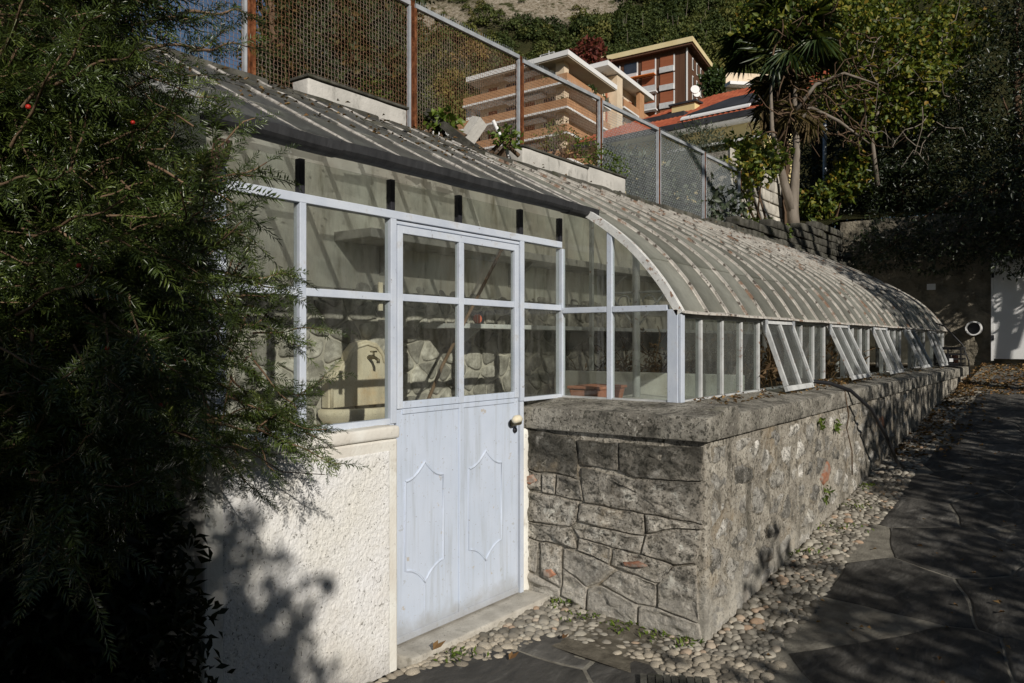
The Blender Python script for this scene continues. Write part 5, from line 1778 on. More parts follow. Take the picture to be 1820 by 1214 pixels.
simple_tree('garden_tree', 'large leafy garden tree beyond the hedge at the far end', (2.4, 13.8, 1.0), 7.5,
            [((1.8, 13.2, 5.6), (1.2, 1.0, .9)), ((2.6, 14.4, 6.2), (1.4, 1.2, 1.0)), ((1.5, 14.8, 5.0), (1.0, .9, .8)), ((3.2, 13.2, 6.4), (1.3, 1.2, 1.1))],
            7000, .12, .065, 'hedge', 43, 'trees beside the path', gap=0.2)

SN = thing('shading_shrub', 'unseen leafy shrub added beyond the left edge to shade the ground below the yew', 'shrub', (-1.05, -0.2, 0))  # added out of view to keep the sun off the undergrowth
V, F, Q = crown(nr, [((-1.15, 0.0, .7), (.35, .35, .4)), ((-1.1, -.1, 1.15), (.36, .34, .3)), ((-.8, -.4, .9), (.4, .35, .4)), ((-1.3, -.45, 1.1), (.4, .4, .4)), ((-1.5, -.2, 1.3), (.3, .3, .3)), ((-1.0, -.05, 1.5), (.32, .3, .25)), ((-.75, -.22, 1.5), (.3, .25, .25)), ((-1.35, -.1, 1.55), (.3, .3, .25)), ((-1.7, -.1, .9), (.3, .3, .5))], 11000, .06, .034)
tag(foliage('leaves', V, F, Q, M['hedge'], SN), kind='stuff')
st = MB()
for k in range(5):
    st.tube([(-1.1 + k * .06, -.25, -.05), (-1.15 + k * .08, -.2 + .05 * k, .5), (-1.3 + k * .13, -.1 - .08 * k, 1.1)], [.02, .014, .005], 6)
st.build('stems', M['bark'], SN, True)
simple_tree('added_overhang_tree', 'unseen tall tree added with its crown over the path to block sky light', (3.4, 10.6, .6), 11.0,  # added above the view to hold sky light off the path
            [((.6, 2.6, 9.0), (1.5, 1.4, .8)), ((.8, 4.8, 9.2), (1.7, 1.5, .9)), ((.9, 6.6, 9.6), (1.6, 1.2, 1.0)), ((2.4, 5.0, 10.8), (1.8, 1.8, 1)), ((2.2, 3.2, 10.2), (1.6, 1.6, .9))],
            15000, .22, .12, 'hedge', 44, 'trees beside the path', .2)

# ------------------------------------------------------------------ laurels on the terrace above the end wall
LB = [('big_laurel', 'large dark laurel filling the right edge above the white door', (-1.2, 17.4, 3.8), 6.5,
       [((-1.6, 16.9, 4.6), (1.0, .9, 1.0)), ((-.6, 16.8, 4.4), (1.1, .9, 1.0)), ((.4, 17.0, 4.8), (1.1, 1.0, 1.2)), ((-1.4, 17.2, 6.2), (1.1, 1.0, 1.1)), ((-.3, 17.3, 6.6), (1.2, 1.1, 1.2)),
        ((-.8, 17.4, 8.0), (1.1, 1.0, 1.0)), ((.4, 17.6, 8.6), (1.2, 1.2, 1.2)), ((-.2, 16.3, 3.9), (.9, .6, .6)), ((-.7, 16.1, 3.4), (.7, .5, .45)), ((-1.6, 16.2, 3.6), (.8, .5, .5)), ((-1.9, 15.4, 3.45), (.85, .5, .42)), ((-.9, 15.3, 3.35), (.8, .5, .45)), ((-2.9, 15.5, 3.5), (.7, .4, .4)), ((-.2, 15.0, 3.7), (.8, .6, .5)), ((.6, 14.8, 3.6), (.8, .6, .7)), ((-1.2, 14.9, 4.1), (.9, .6, .5)), ((-1.0, 15.35, 2.95), (.6, .35, .3)), ((-2.2, 15.5, 3.05), (.6, .3, .3)), ((-3.2, 15.6, 3.2), (.6, .3, .35))], 23000),
      ('big_laurel', 'dark laurel behind the far end of the curved roof', (-3.2, 17.6, 3.8), 4.2,
       [((-3.0, 17.0, 4.5), (.9, .8, .9)), ((-2.3, 17.2, 5.2), (.9, .8, 1.0)), ((-3.4, 17.6, 5.5), (.9, .9, .9)), ((-2.6, 17.8, 6.4), (1.0, .9, .9)), ((-4.0, 17.4, 4.6), (.8, .7, .8))], 9000),
      ('big_laurel', 'dark laurel left of the two grey poles, behind the bare tree', (-5.2, 19.0, 4.0), 4.4,
       [((-5.0, 18.6, 4.8), (1.0, .8, .8)), ((-4.3, 18.8, 5.0), (.9, .8, .9)), ((-5.8, 19.2, 5.4), (.9, .8, .9)), ((-4.7, 19.4, 6.2), (.9, .8, .8)), ((-3.9, 18.6, 5.8), (.9, .8, .9)), ((-5.4, 19.2, 6.6), (.9, .8, .8)), ((-3.6, 18.8, 7.0), (.9, .8, .9)), ((-4.6, 18.2, 4.2), (1.2, .6, .6)), ((-5.9, 18.6, 4.6), (.9, .6, .8))], 15000)]
for nm, lb, bs_, h_, bl, n in LB:
    simple_tree(nm, lb, bs_, h_, bl, int(n * 1.5), .09, .034, 'laurel', int(n / 7), 'laurels above the end wall', .10)

# ------------------------------------------------------------------ bare tree, palm and vines at the end of the terrace
nr = np.random.default_rng(51)
PT = thing('palm_tree', 'fan palm with shaggy trunk and drooping dead fronds above the terrace wall', 'palm', at(1378, 418, 14.3))
pb = at(1380, 418, 14.3)
pt_ = at(1392, 110, 14.3)
tk = MB()
n = 16
rs_ = [0.16 + 0.05 * math.sin(i * 1.9) + 0.03 * nr.random() for i in range(n + 1)]
tk.tube([pb.lerp(pt_, i / n) + Vector((0.03 * nr.normal(), .03 * nr.normal(), 0)) for i in range(n + 1)], rs_, 10)
tk.build('trunk', M['bark'], PT, True)


def fan(c, d, size, nb, q, mat_list, droop=0.3):
    """a fan frond: blades spread round direction d from c"""
    d = unit(np.array(d))
    s = unit(np.cross(d, np.array([0, 0, 1.0]) + q.normal(0, .2, 3)))
    nn = np.cross(s, d)
    a = np.linspace(-1.9, 1.9, nb) + q.normal(0, .05, nb)
    D = np.cos(a)[:, None] * d + np.sin(a)[:, None] * s + q.normal(0, .05, (nb, 3))
    D[:, 2] -= droop * q.random(nb)
    P = np.repeat(np.array(c)[None, :], nb, 0)
    mat_list.append(leaf_kites(P, D, np.repeat(nn[None], nb, 0) + q.normal(0, .1, (nb, 3)), size * q.uniform(.75, 1.1, nb), size * .075, q, .1, .25))


pc = np.array(pt_)
green, dead, stk = [], [], MB()
for k in range(18):
    a = nr.uniform(0, 6.3)
    el = nr.uniform(-.45, .9)
    d = np.array([math.cos(a) * math.cos(el), math.sin(a) * math.cos(el), math.sin(el)])
    c = pc + d * nr.uniform(.55, .85) + np.array([0, 0, .2])
    stk.tube([pc, (pc + c) / 2 + np.array([0, 0, .06]), c], .012, 5, False)
    fan(c, d + np.array([0, 0, -.35]), .62, 34, nr, green, .5)
for k in range(44):
    a = nr.uniform(0, 6.3)
    d = np.array([math.cos(a) * .45, math.sin(a) * .45, -1])
    c = pc + d * nr.uniform(.2, 1.1)
    fan(c, d, .55, 16, nr, dead, .5)
V, F, Q = merge(green)
tag(foliage('fronds', V, F, Q, M['palm'], PT), kind='stuff')
V, F, Q = merge(dead)
tag(foliage('dead_fronds', V, F, Q, M['deadfrond'], PT), kind='stuff')
tag(stk.build('frond_stalks', M['twig'], PT, True), kind='stuff')

BT = thing('bare_tree', 'pale-barked forked tree with tangled bare stems beside the palm', 'tree', at(1412, 425, 13.8))
b0 = at(1412, 425, 13.8)
t = MB()
f1 = [b0, at(1409, 375, 13.8), at(1412, 330, 13.8), at(1416, 270, 13.8), at(1412, 180, 13.9), at(1420, 90, 14)]
f2 = [at(1409, 378, 13.8), at(1395, 330, 13.75), at(1386, 290, 13.7), at(1372, 230, 13.7), at(1370, 150, 13.8)]
t.tube(f1, [.12, .10, .085, .06, .045, .02], 8)
t.tube(f2, [.09, .075, .06, .04, .02], 8)
t.tube([at(1410, 235, 13.8), at(1440, 190, 13.7), at(1490, 215, 13.6), at(1545, 255, 13.7)], [.04, .035, .03, .012], 7)
t.tube([at(1412, 200, 13.8), at(1450, 150, 13.7), at(1500, 130, 13.7), at(1560, 150, 13.8)], [.04, .035, .025, .01], 7)
t.build('trunk', M['palebark'], BT, True)
tg = MB()
for k in range(80):
    u, v = nr.uniform(1370, 1540), nr.uniform(40, 250)
    p = np.array(at(u, v, nr.uniform(13.3, 14.6)))
    q = p + nr.normal(0, .45, 3) + np.array([.1, 0, -.1])
    tg.tube(branch_path(p, q, nr.uniform(-.3, .5), nr, 7, .18), [.018 - .0018 * i for i in range(8)], 5, False)
tag(tg.build('tangled_stems', M['bark'], BT, True), kind='stuff')
blobs = [(tuple(at(u, v, d)), (r, r, r * .8)) for u, v, d, r in ((1380, 30, 14.2, .7), (1440, 20, 14.2, .6), (1500, 40, 14.4, .5), (1340, 60, 14, .4), (1430, 100, 14.4, .4))]
V, F, Q = crown(nr, blobs, 2600, .12, .07, gap=.4)
tag(foliage('crown', V, F, Q, M['vine'], BT), kind='stuff')

VN = thing('climbing_vine', 'yellowing vine sprawling over the shrubs right of the bare tree', 'vine', at(1560, 330, 15))
blobs = [(tuple(at(u, v, d)), (r, r, r * .55)) for u, v, d, r in ((1520, 60, 15, .8), (1580, 100, 15, .8), (1640, 90, 15.2, .8), (1690, 60, 15.4, .8), (1540, 140, 15, .7), (1600, 160, 15, .8), (1660, 140, 15.2, .6), (1560, 200, 15, .55),
                                                                    (1610, 210, 15, .45), (1500, 190, 15, .45), (1540, 20, 15.3, .8), (1620, 20, 15.5, .9), (1535, 245, 15, .25))]
V, F, Q = crown(nr, blobs, 11000, .10, .075, shell=.75, gap=.4)
tag(foliage('leaves', V, F, Q, M['vine'], VN), kind='stuff')
tg = MB()
for k in range(70):
    u, v = nr.uniform(1490, 1700), nr.uniform(30, 230)
    p = np.array(at(u, v, nr.uniform(14.3, 15.4)))
    q = p + nr.normal(0, .5, 3)
    tg.tube(branch_path(p, q, .3, nr, 6, .15), [.012 - .0012 * i for i in range(7)], 4, False)
tg.tube([at(1560, 330, 15), at(1550, 250, 15), at(1570, 150, 15)], [.05, .04, .02], 6)
tag(tg.build('stems', M['palebark'], VN, True), kind='stuff')
for (u, v0, v1, d, lab) in ((1466, 330, 215, 17, 'grey metal pole nearest the bare tree, among dark shrubs'), (1552, 300, 190, 17, 'grey metal pole in front of the laurel, right of the other pole')):
    tag(MB().tube([at(u, 400, d), at(u, v1, d)], .042, 10).build('metal_pole', M['galv'], None, True), lab, 'pole', 'metal poles on the terrace')

# ivy on the terrace wall and shrubs behind the fence
def shrub(name, label, base, blobs, n, L, W, mat, seed, cat='shrub', gap=0.2, shell=.5):
    q = np.random.default_rng(seed)
    T = thing(name, label, cat, base)
    V, F, Q = crown(q, blobs, n, L, W, gap=gap, shell=shell)
    tag(foliage('leaves', V, F, Q, M[mat], T), kind='stuff')
    s = MB()
    for c, r in blobs[:5]:
        s.tube([Vector(base) + Vector((q.normal() * .08, q.normal() * .08, -.05)), Vector(base).lerp(Vector(c), .6), Vector(c)], [.02, .014, .006], 5, False)
    tag(s.build('stems', M['bark'], T, True), kind='stuff')
    return T


def bl(L, d0):
    return [(tuple(at(u, v, d0 + dd)), (r, r, r * .85)) for u, v, r, dd in L]


shrub('ivy', 'yellow-green ivy hanging over the terrace wall and the last mesh panel', at(1345, 400, 12.6), bl([(1340, 270, .28, 0), (1355, 300, .25, -.1), (1330, 310, .2, -.2), (1318, 335, .13, -.3), (1325, 360, .12, -.3), (1370, 280, .25, 0), (1300, 290, .15, -.6), (1312, 260, .2, 0)], 12.4),
      1500, .09, .07, 'vine', 61, 'ivy', .5, .7)
shrub('grey_shrub', 'grey-green bushy shrub behind the clean grey fence panels', at(1245, 330, 14), bl([(1225, 265, .5, 0), (1265, 270, .45, 0), (1290, 290, .4, 0), (1215, 300, .5, 0), (1255, 310, .5, 0), (1240, 245, .35, .2), (1180, 300, .5, .5), (1300, 320, .4, 0)], 14),
      5200, .09, .016, 'olive', 62)
shrub('fence_weeds', 'leafy weeds behind the first concrete kerb and rusty mesh', at(640, 210, 6.3), bl([(600, 175, .12, 0), (640, 185, .12, 0), (690, 195, .14, .2), (560, 160, .1, 0), (665, 165, .15, .5)], 6.3), 900, .034, .02, 'weed', 63, 'weeds', .3)
shrub('bright_weed', 'bright green weed growing by the broken kerb behind the roof', at(790, 235, 6.25), bl([(775, 216, .07, 0), (795, 216, .08, 0), (810, 222, .05, 0)], 6.25), 90, .07, .05, 'weed', 64, 'weed', 0)
shrub('bright_weed', 'green weed by the second rusty post behind the roof', at(895, 262, 6.7), bl([(890, 243, .08, 0), (910, 250, .08, 0), (900, 235, .06, 0)], 6.7), 130, .05, .03, 'weed', 65, 'weed', 0)
shrub('kerb_shrub', 'flowering scrub behind the second concrete kerb', at(1010, 270, 8.2), bl([(975, 245, .14, 0), (1010, 255, .16, 0), (1045, 268, .16, 0), (1075, 285, .15, .2), (990, 225, .1, .2), (1100, 300, .12, .4)], 8.2), 1300, .034, .018, 'weed', 66, 'shrub', .3)
shrub('scrub', 'pale green scrub seen through the clean grey mesh panels', at(1130, 345, 11.5), bl([(1110, 310, .4, 0), (1150, 330, .4, 0), (1190, 345, .4, 0), (1230, 360, .4, 0), (1280, 375, .35, 0), (1090, 290, .3, 0)], 11.2), 2600, .10, .06, 'olive', 67, 'shrub', .2)
shrub('terrace_weeds', 'low green plants and dead leaves at the foot of the terrace wall', at(1350, 412, 12.2), bl([(1335, 402, .15, 0), (1360, 405, .15, 0), (1395, 412, .1, .3)], 12.2), 330, .07, .04, 'weed', 68, 'weeds', .2)
shrub('leafy_shrub', 'bright green leafy shrub below the laurels behind the bare tree', at(1470, 420, 15.5), bl([(1450, 360, .35, 0), (1480, 345, .35, 0), (1510, 320, .35, 0), (1460, 390, .3, 0), (1520, 290, .3, .2)], 15.5), 1500, .12, .075, 'vine', 69, 'shrub', .4)

# trees behind the fence, upper left
simple_tree('autumn_tree', 'dark tree with browning leaves behind the first rusty mesh panels', tuple(at(600, 215, 13)), 5.5,
            bl([(560, 60, .9, 0), (620, 40, .9, .3), (670, 90, .8, 0), (600, 130, .9, -.3), (690, 20, .7, .5), (650, 170, .7, 0), (540, 140, .6, 0), (700, 150, .5, .3), (640, -40, 1.0, .2), (560, -30, .8, .4)], 13), 9000, .12, .07, 'autumn', 71, 'trees behind the fence', .11, gap=.25)
simple_tree('autumn_tree', 'small brown-leaved tree behind the mesh left of the posts', tuple(at(500, 190, 11)), 3.6,
            bl([(500, 90, .45, 0), (530, 140, .5, 0), (480, 150, .4, 0), (520, 40, .4, .2), (490, 20, .3, .2)], 11), 3200, .10, .05, 'autumn', 72, 'trees behind the fence', .07, gap=.35)
# ------------------------------------------------------------------ buildings on the slope
def dirs(uvp):
    a = math.atan((uvp - 910) / 1400)
    return cw(math.sin(a), math.cos(a)).normalized()


class Frame:
    """a house corner: o = corner point, l = unit vector of the left wing, r = of the right wing; boxes by distance along each"""
    def __init__(s, o, l, r):
        s.o, s.l, s.r = Vector(o), Vector(l), Vector(r)

    def box(s, mb, a0, a1, b0, b1, z0, z1):
        o = s.o + s.l * a0 + s.r * b0
        return mb.obox((o.x, o.y, z0), s.l * (a1 - a0), s.r * (b1 - b0), (0, 0, z1 - z0))

    def part(s, name, mat, par, *b):
        return s.box(MB(), *b).build(name, M[mat], par)


# apartment block with deep balconies
co_ = at(1008, 607, 93)
A = Frame((co_.x, co_.y, 0), -dirs(-868) if False else cw(-math.sin(math.atan(1778 / 1400)), math.cos(math.atan(1778 / 1400))), cw(math.sin(math.atan(805 / 1400)), math.cos(math.atan(805 / 1400))))
AB = thing('apartment_block', 'cream apartment block with orange balcony parapets and white slab edges on the slope', 'building', (co_.x, co_.y, 16))
A.part('wall', 'cream', AB, 2.2, 15.0, 2.2, 14, 12, 35.2)
A.part('roof', 'slabwhite', AB, -0.3, 15.7, -0.3, 14.8, 35.35, 35.95)
A.part('soffit', 'soffit', AB, -0.2, 15.6, -0.2, 14.7, 35.2, 35.34)
for k, z in enumerate((32.45, 29.45, 26.45, 23.45, 20.45)):
    la = 16.5 + 1.6 * k if k else 16.5
    S_ = A.part('balcony_slab', 'slabwhite', AB, -0.05, la, -0.05, 13.2, z - 0.25, z)
    A.part('parapet', 'tan', S_, 0.0, la - .1, 0.0, 0.18, z + .001, z + 0.95)
    A.part('parapet', 'tan', S_, 0.0, 0.18, 0.181, 13.1, z + .001, z + 0.95)
    for i in range(4):
        a0 = 3.0 + i * 3.0
        w = A.part('window', 'shutter' if i % 2 else 'pane_dark', AB, a0, a0 + 1.6, 2.12, 2.19, z + .05, z + 2.2)
        A.part('frame', 'slabwhite', w, a0 - .08, a0 - .001, 2.1, 2.19, z + .05, z + 2.2)
        A.part('frame', 'slabwhite', w, a0 + 1.601, a0 + 1.68, 2.1, 2.19, z + .05, z + 2.2)
    for i in range(4):
        b0 = 2.8 + i * 2.7
        A.part('window', 'pane_dark' if i % 2 else 'shutter', AB, 2.12, 2.19, b0, b0 + 1.5, z + .05, z + 2.2)
    A.part('awning', 'slabwhite', AB, 4, 10, 0.5, 2.1, z + 2.35, z + 2.48)
    A.part('wall_pier', 'cream', AB, 0.9, 2.15, 0.9, 2.15, z + .002, z + 2.74)
A.part('terrace_slab', 'slabwhite', AB, 16.6, 24, 0.5, 8, 29.2, 29.6)
for i in range(7):
    A.part('baluster', 'slabwhite', AB, 16.8 + i * 1.1, 17.0 + i * 1.1, 0.5, 0.7, 29.61, 30.5)
A.part('handrail', 'slabwhite', AB, 16.6, 24, 0.48, 0.72, 30.51, 30.65)
A.part('chimney', 'slabwhite', AB, 15.75, 16.6, 1.0, 2.2, 29.62, 33.5)
an = MB()
for p, q in (((6, 6, 36), (6, 6, 39.2)), ((5.2, 6, 38.9), (7.4, 6, 38.9)), ((5.2, 6, 38.3), (7.4, 6, 38.3)), ((5.2, 6, 38.3), (5.2, 6, 38.9)), ((7.4, 6, 38.3), (7.4, 6, 38.9))):
    f = lambda t: A.o + A.l * t[0] + A.r * t[1] + Vector((0, 0, t[2]))
    an.tube([f(p), f(q)], .06, 4)
an.build('antenna', M['rail'], AB)
# wing behind it
c2 = at(1078, 607, 108)
A2 = Frame((c2.x, c2.y, 0), A.l, A.r)
A2B = thing('apartment_wing', 'cream apartment wing with white roof edge between the two blocks', 'building', (c2.x, c2.y, 18))
A2.part('wall', 'cream', A2B, 1.6, 10, 1.8, 17, 12, 39.3)
A2.part('roof', 'slabwhite', A2B, -0.4, 10, -0.4, 18, 39.35, 40.0)
for k, z in enumerate((35.6, 32.3, 29.0, 25.7)):
    s_ = A2.part('balcony_slab', 'slabwhite', A2B, 0, 1.58, 6.5, 17.5, z - .25, z)
    A2.part('parapet', 'tan', s_, 0, .18, 6.5, 17.4, z + .001, z + 1.0)
    for i in range(3):
        A2.part('window', 'shutter' if i != 1 else 'pane_dark', A2B, 1.5, 1.59, 3.0 + i * 4.5, 5.2 + i * 4.5, z + .1, z + 2.4)
A2.part('pillar', 'tan', A2B, -.1, .5, 12.5, 14.4, 14, 39.2)
A2.part('pillar', 'cream', A2B, -.1, 1.5, 3.6, 5.6, 14, 39.2)
# brown block above
c3 = at(1222, 607, 140)
B = Frame((c3.x, c3.y, 0), cw(-math.sin(math.atan(2054 / 1400)), math.cos(math.atan(2054 / 1400))), cw(math.sin(math.atan(714 / 1400)), math.cos(math.atan(714 / 1400))))
BB = thing('brown_block', 'dark brown clad apartment block with cream roof edge high on the slope', 'building', (c3.x, c3.y, 28))
B.part('wall', 'brownclad', BB, 0, 17, 0, 12.5, 22, 53.9)
B.part('roof', 'roofcream', BB, -1.3, 18.2, -1.3, 14, 54.3, 55.2)
B.part('soffit', 'brownclad', BB, -1.1, 18, -1.1, 13.8, 53.9, 54.29)
MB().obox((B.o - B.l * .08 - B.r * .08 + Vector((0, 0, 24))), B.l * .3, -B.r * .06, (0, 0, 29.8)).build('corner_strip', M['slabwhite'], BB)
for r_ in range(5):
    z = 50.3 - 3.25 * r_
    for i in range(4):
        a0 = 2.6 + i * 3.6
        w = B.part('window', 'shutter' if (i < 2 or r_ > 0) else 'pane_dark', BB, a0, a0 + 2.6, -0.10, -0.02, z + (1.0 if (i >= 2 and r_ == 0) else .9), z + 2.9)
        B.part('frame', 'slabwhite', w, a0 - .22, a0 - .001, -.14, -.02, z - .1, z + 2.9)
        B.part('railing', 'rail', w, a0, a0 + 2.7, -.35, -.11, z - .1, z + .9)
    if r_ in (1, 2, 3):
        s_ = B.part('balcony_slab', 'slabwhite', BB, 5.6, 16.5, -1.6, -.36, z - .35, z - .11)
        B.part('balcony_front', 'rail', s_, 5.6, 16.5, -1.6, -1.5, z - .10, z + .85)
        B.part('awning', 'orange', BB, 6, 16, -1.5, -.4, z + 2.95, z + 3.12)
    for i in range(3):
        w = B.part('window', 'slabwhite', BB, -0.10, -0.02, 3.2 + i * 3.0, 4.0 + i * 3.0, z + .6, z + 2.8)
        B.part('pane', 'pane_dark', w, -0.13, -0.101, 3.35 + i * 3.0, 3.85 + i * 3.0, z + .8, z + 2.6)
# red-roofed house
e0 = at(1182, 227, 40.5)
e1 = at(1420, 177, 36.0)
HS = thing('red_roof_house', 'yellow house with a red tiled roof and white awnings below the brown block', 'house', (e0.x, e0.y, 8))
ev = Vector((e1.x - e0.x, e1.y - e0.y, 0))
el_ = ev.length
ev.normalize()
ez = (e0.z + e1.z) / 2
bk = Vector((-ev.y, ev.x, 0))
if bk.dot(Vector((e0.x, e0.y, 0))) < 0: bk = -bk
o0 = Vector((e0.x, e0.y, 0)) - ev * 6


def hs(a, b, z): return o0 + ev * a + bk * b + Vector((0, 0, z))


rl = el_ + 5.5
ridge = 6.6
rf = MB()
nn_ = int(rl / .14)
prev = None
for i in range(nn_ + 1):
    a = rl * i / nn_
    hh = .05 if i % 2 else 0
    ins = 0.0
    top_b = ridge * min(1.0, max(0.05, (a + 1.5) / 7.0))
    for j in range(13):
        t = j / 12
        rf.v.append(hs(a, top_b * t, ez + 3.3 * (top_b / ridge) * t + hh + (.03 if j % 2 else 0)))
for i in range(nn_):
    for j in range(12):
        a = i * 13 + j
        rf.f.append((a, a + 13, a + 14, a + 1))
rf.build('roof', M['rooftile'], HS)
HW = MB().obox(hs(1.5, 1.0, 4), ev * 9.2, bk * 5, (0, 0, ez - 4.2)).build('wall', M['yellow'], HS)
MB().obox(hs(0, -.12, ez - .25), ev * rl, bk * .12, (0, 0, .28)).build('gutter', M['greymetal'], HS)
MB().obox(hs(0, .0, ez - .28), ev * rl, bk * 1.2, (0, 0, .06)).build('soffit', M['slabwhite'], HS)
dm = MB()
dm.prism([hs(6.9, .6, ez + .50), hs(10.6, .6, ez + .50), hs(11.8, 2.6, ez + 1.55), hs(8.4, 2.6, ez + 1.55)], (0, 0, .1))
dm.build('roof_panel', M['greymetal'], HS)
MB().prism([hs(6.7, .3, ez + .27), hs(10.4, .3, ez + .27), hs(10.4, .5, ez + .42), hs(6.7, .5, ez + .42)], (0, 0, .08)).build('flashing', M['slabwhite'], HS)
MB().obox(hs(3.4, 2.0, ez + 1.05), ev * 2.6, bk * .7, (0, 0, .25)).build('skylight', M['greymetal'], HS)
ch = MB().obox(hs(4.6, 3.2, ez + 1.5), ev * 1.4, bk * .6, (0, 0, .55)).build('chimney', M['yellow'], HS)
MB().obox(hs(4.45, 3.1, ez + 2.06), ev * 1.7, bk * .8, (0, 0, .1)).build('chimney_cap', M['greymetal'], ch)
for a in (6.4, 9.0):
    MB().prism([hs(a, -.5, ez - 1.5), hs(a + 2.5, -.5, ez - 1.5), hs(a + 2.5, 1.0, ez - 1.1), hs(a, 1.0, ez - 1.1)], (0, 0, .12)).build('awning', M['slabwhite'], HS)
for a in (8.2, 10.9):
    w = MB().obox(hs(a, .9, ez - 4.0), ev * 1.1, bk * .09, (0, 0, 1.9)).build('window', M['pane_dark'], HS)
    MB().obox(hs(a - .6, .88, ez - 4.0), ev * .58, bk * .1, (0, 0, 1.9)).build('shutter', M['greenshut'], w)
    MB().obox(hs(a + .5, .87, ez - 4.0), ev * .08, bk * .028, (0, 0, 1.9)).build('frame', M['slabwhite'], w)
for (u, v, r_) in ((1235, 160, .26), (1238, 168, .2)):
    d_ = at(u, v, 46)
    MB().tube([d_, d_ + Vector((.05, -.07, .02))], r_, 14).build('satellite_dish', M['slabwhite'], HS)
# pale house behind the palm
c4 = at(1290, 142, 62)
PH = thing('pale_house', 'pale house with white railings half hidden behind the palm', 'house', (c4.x, c4.y, 12))
bh = MB().obox(Vector((c4.x, c4.y, 10)), cw(4.2, .6), cw(1.9, 6), (0, 0, c4.z - 9.4)).build('wall', M['cream'], PH)
for k in range(2):
    MB().obox(Vector((c4.x, c4.y, c4.z - 3 * k - .6)) - cw(-.1, .9), cw(4.6, .8), cw(-.2, .8), (0, 0, .25)).build('balcony', M['slabwhite'], PH)
    for i in range(3):
        MB().obox(Vector((c4.x, c4.y, c4.z - 3 * k - 3.2)) + cw(.4 + 1.4 * i, .05 + .24 * i), cw(.9, .15), cw(.03, -.15), (0, 0, 1.8)).build('window', M['pane_dark'], PH)
for k, (a_, b_, z_, lab) in enumerate(((3.0, .5, 33.4, 'green plant on the top balcony near the corner of the apartment block'), (.5, 7.5, 33.4, 'green plant on the top balcony, right wing of the apartment block'),
                                     (.5, 11.5, 33.2, 'drooping plant at the right end of the top balcony'), (1.0, 1.0, 30.3, 'plant on the second balcony at the block corner'), (8.0, .5, 27.3, 'plants on the third balcony of the apartment block'))):
    p = A.o + A.l * a_ + A.r * b_ + Vector((0, 0, z_))
    shrub('balcony_plant', lab, tuple(p - Vector((0, 0, .9))), [(tuple(p), (.6, .6, .5)), (tuple(p + A.r * .8 - Vector((0, 0, .2))), (.5, .5, .4))], 260, .35, .22, 'hedge', 90 + k, 'plant')
shrub('red_tree', 'dark red autumn tree between the two apartment blocks', tuple(at(1050, 150, 112)), bl([(1035, 100, 1.6, 0), (1050, 90, 1.8, 0), (1060, 115, 1.8, 0), (1045, 125, 1.8, 0)], 112), 1500, .7, .5, 'red_leaf', 81, 'tree')
shrub('round_tree', 'rounded green tree on the slope right of the brown block', tuple(at(1270, 170, 75)), bl([(1270, 140, 1.0, 0), (1262, 150, .9, 0), (1278, 150, .9, 0)], 75), 800, .5, .3, 'hedge', 82, 'tree')

# ------------------------------------------------------------------ wooded hillside (one mass)
nr = np.random.default_rng(91)
tmpl = []
for q in range(5):
    k = 300
    d = rand_dirs(k, nr)
    d[:, 2] = np.abs(d[:, 2]) * 1.0 - .25
    rr = (.75 + .3 * nr.random(k)) * (1 + .18 * np.sin(d[:, 0] * 6 + q) + .18 * np.sin(d[:, 1] * 7 + q * 2))
    P = d * rr[:, None] * np.array([1, 1, 1.15 + .15 * (q % 2)])
    D = rand_dirs(k, nr) + d * .4
    V, F, Q = leaf_kites(P, D, d + nr.normal(0, .5, (k, 3)) + np.array([0, 0, .4]), .27 * nr.uniform(.6, 1.3, k), .20, nr)
    tmpl.append((V, F, Q))
parts = []
cnt = 0
tries = 0
while cnt < 1350 and tries < 30000:
    tries += 1
    u = nr.uniform(420, 1560)
    dep = 165 + 90 * nr.random()
    lat = (u - 910) / 1400 * dep
    w = cw(lat, dep)
    d = math.hypot(w.x, w.y)
    if dep < 172 and 1040 < u < 1290: continue
    rk = rockiness(w.x, w.y)
    if nr.random() < rk * .88: continue
    z = hz(w.x, w.y)
    s = nr.uniform(1.7, 3.3) * (1 if rk < .2 else .5)
    tint = noise.noise(Vector((w.x * .06, w.y * .06, 1))) * .5 + .5
    V, F, Q = tmpl[nr.integers(0, 5)]
    a = nr.uniform(0, 6.3)
    rot = np.array([[math.cos(a), -math.sin(a), 0], [math.sin(a), math.cos(a), 0], [0, 0, 1]])
    base = np.clip(.28 + .42 * (tint - .5) + nr.normal() * .16, 0, .9)
    if u < 880 and nr.random() < .45: base = min(1, base + .4)
    parts.append(((V * s) @ rot.T + np.array([w.x, w.y, z + s * .55]), F, np.clip(base + (Q - .5) * .22, 0, 1)))
    cnt += 1
V, F, Q = merge(parts)
M['forest'] = leafmat('forest_leaf', [(0, (0.028, 0.044, 0.014)), (0.35, (0.075, 0.098, 0.028)), (0.6, (0.135, 0.14, 0.038)), (0.82, (0.21, 0.17, 0.05)), (1, (0.24, 0.15, 0.055))], .7, .2, .2)
tag(npobj('hillside_wood', V, F, M['forest'], rnd=Q), 'mixed autumn woodland covering the steep hillside', 'woodland', kind='stuff')
tk = MB()
for k in range(36):
    u, dep = nr.uniform(1080, 1330), nr.uniform(190, 235)
    w = cw((u - 910) / 1400 * dep, dep)
    z = hz(w.x, w.y)
    tk.tube([(w.x, w.y, z), (w.x + nr.normal() * .5, w.y, z + 6)], [.10, .03], 4, False)
tag(tk.build('hillside_trunks', M['palebark']), 'pale bare trunks among the hillside wood', 'trunks', kind='stuff')

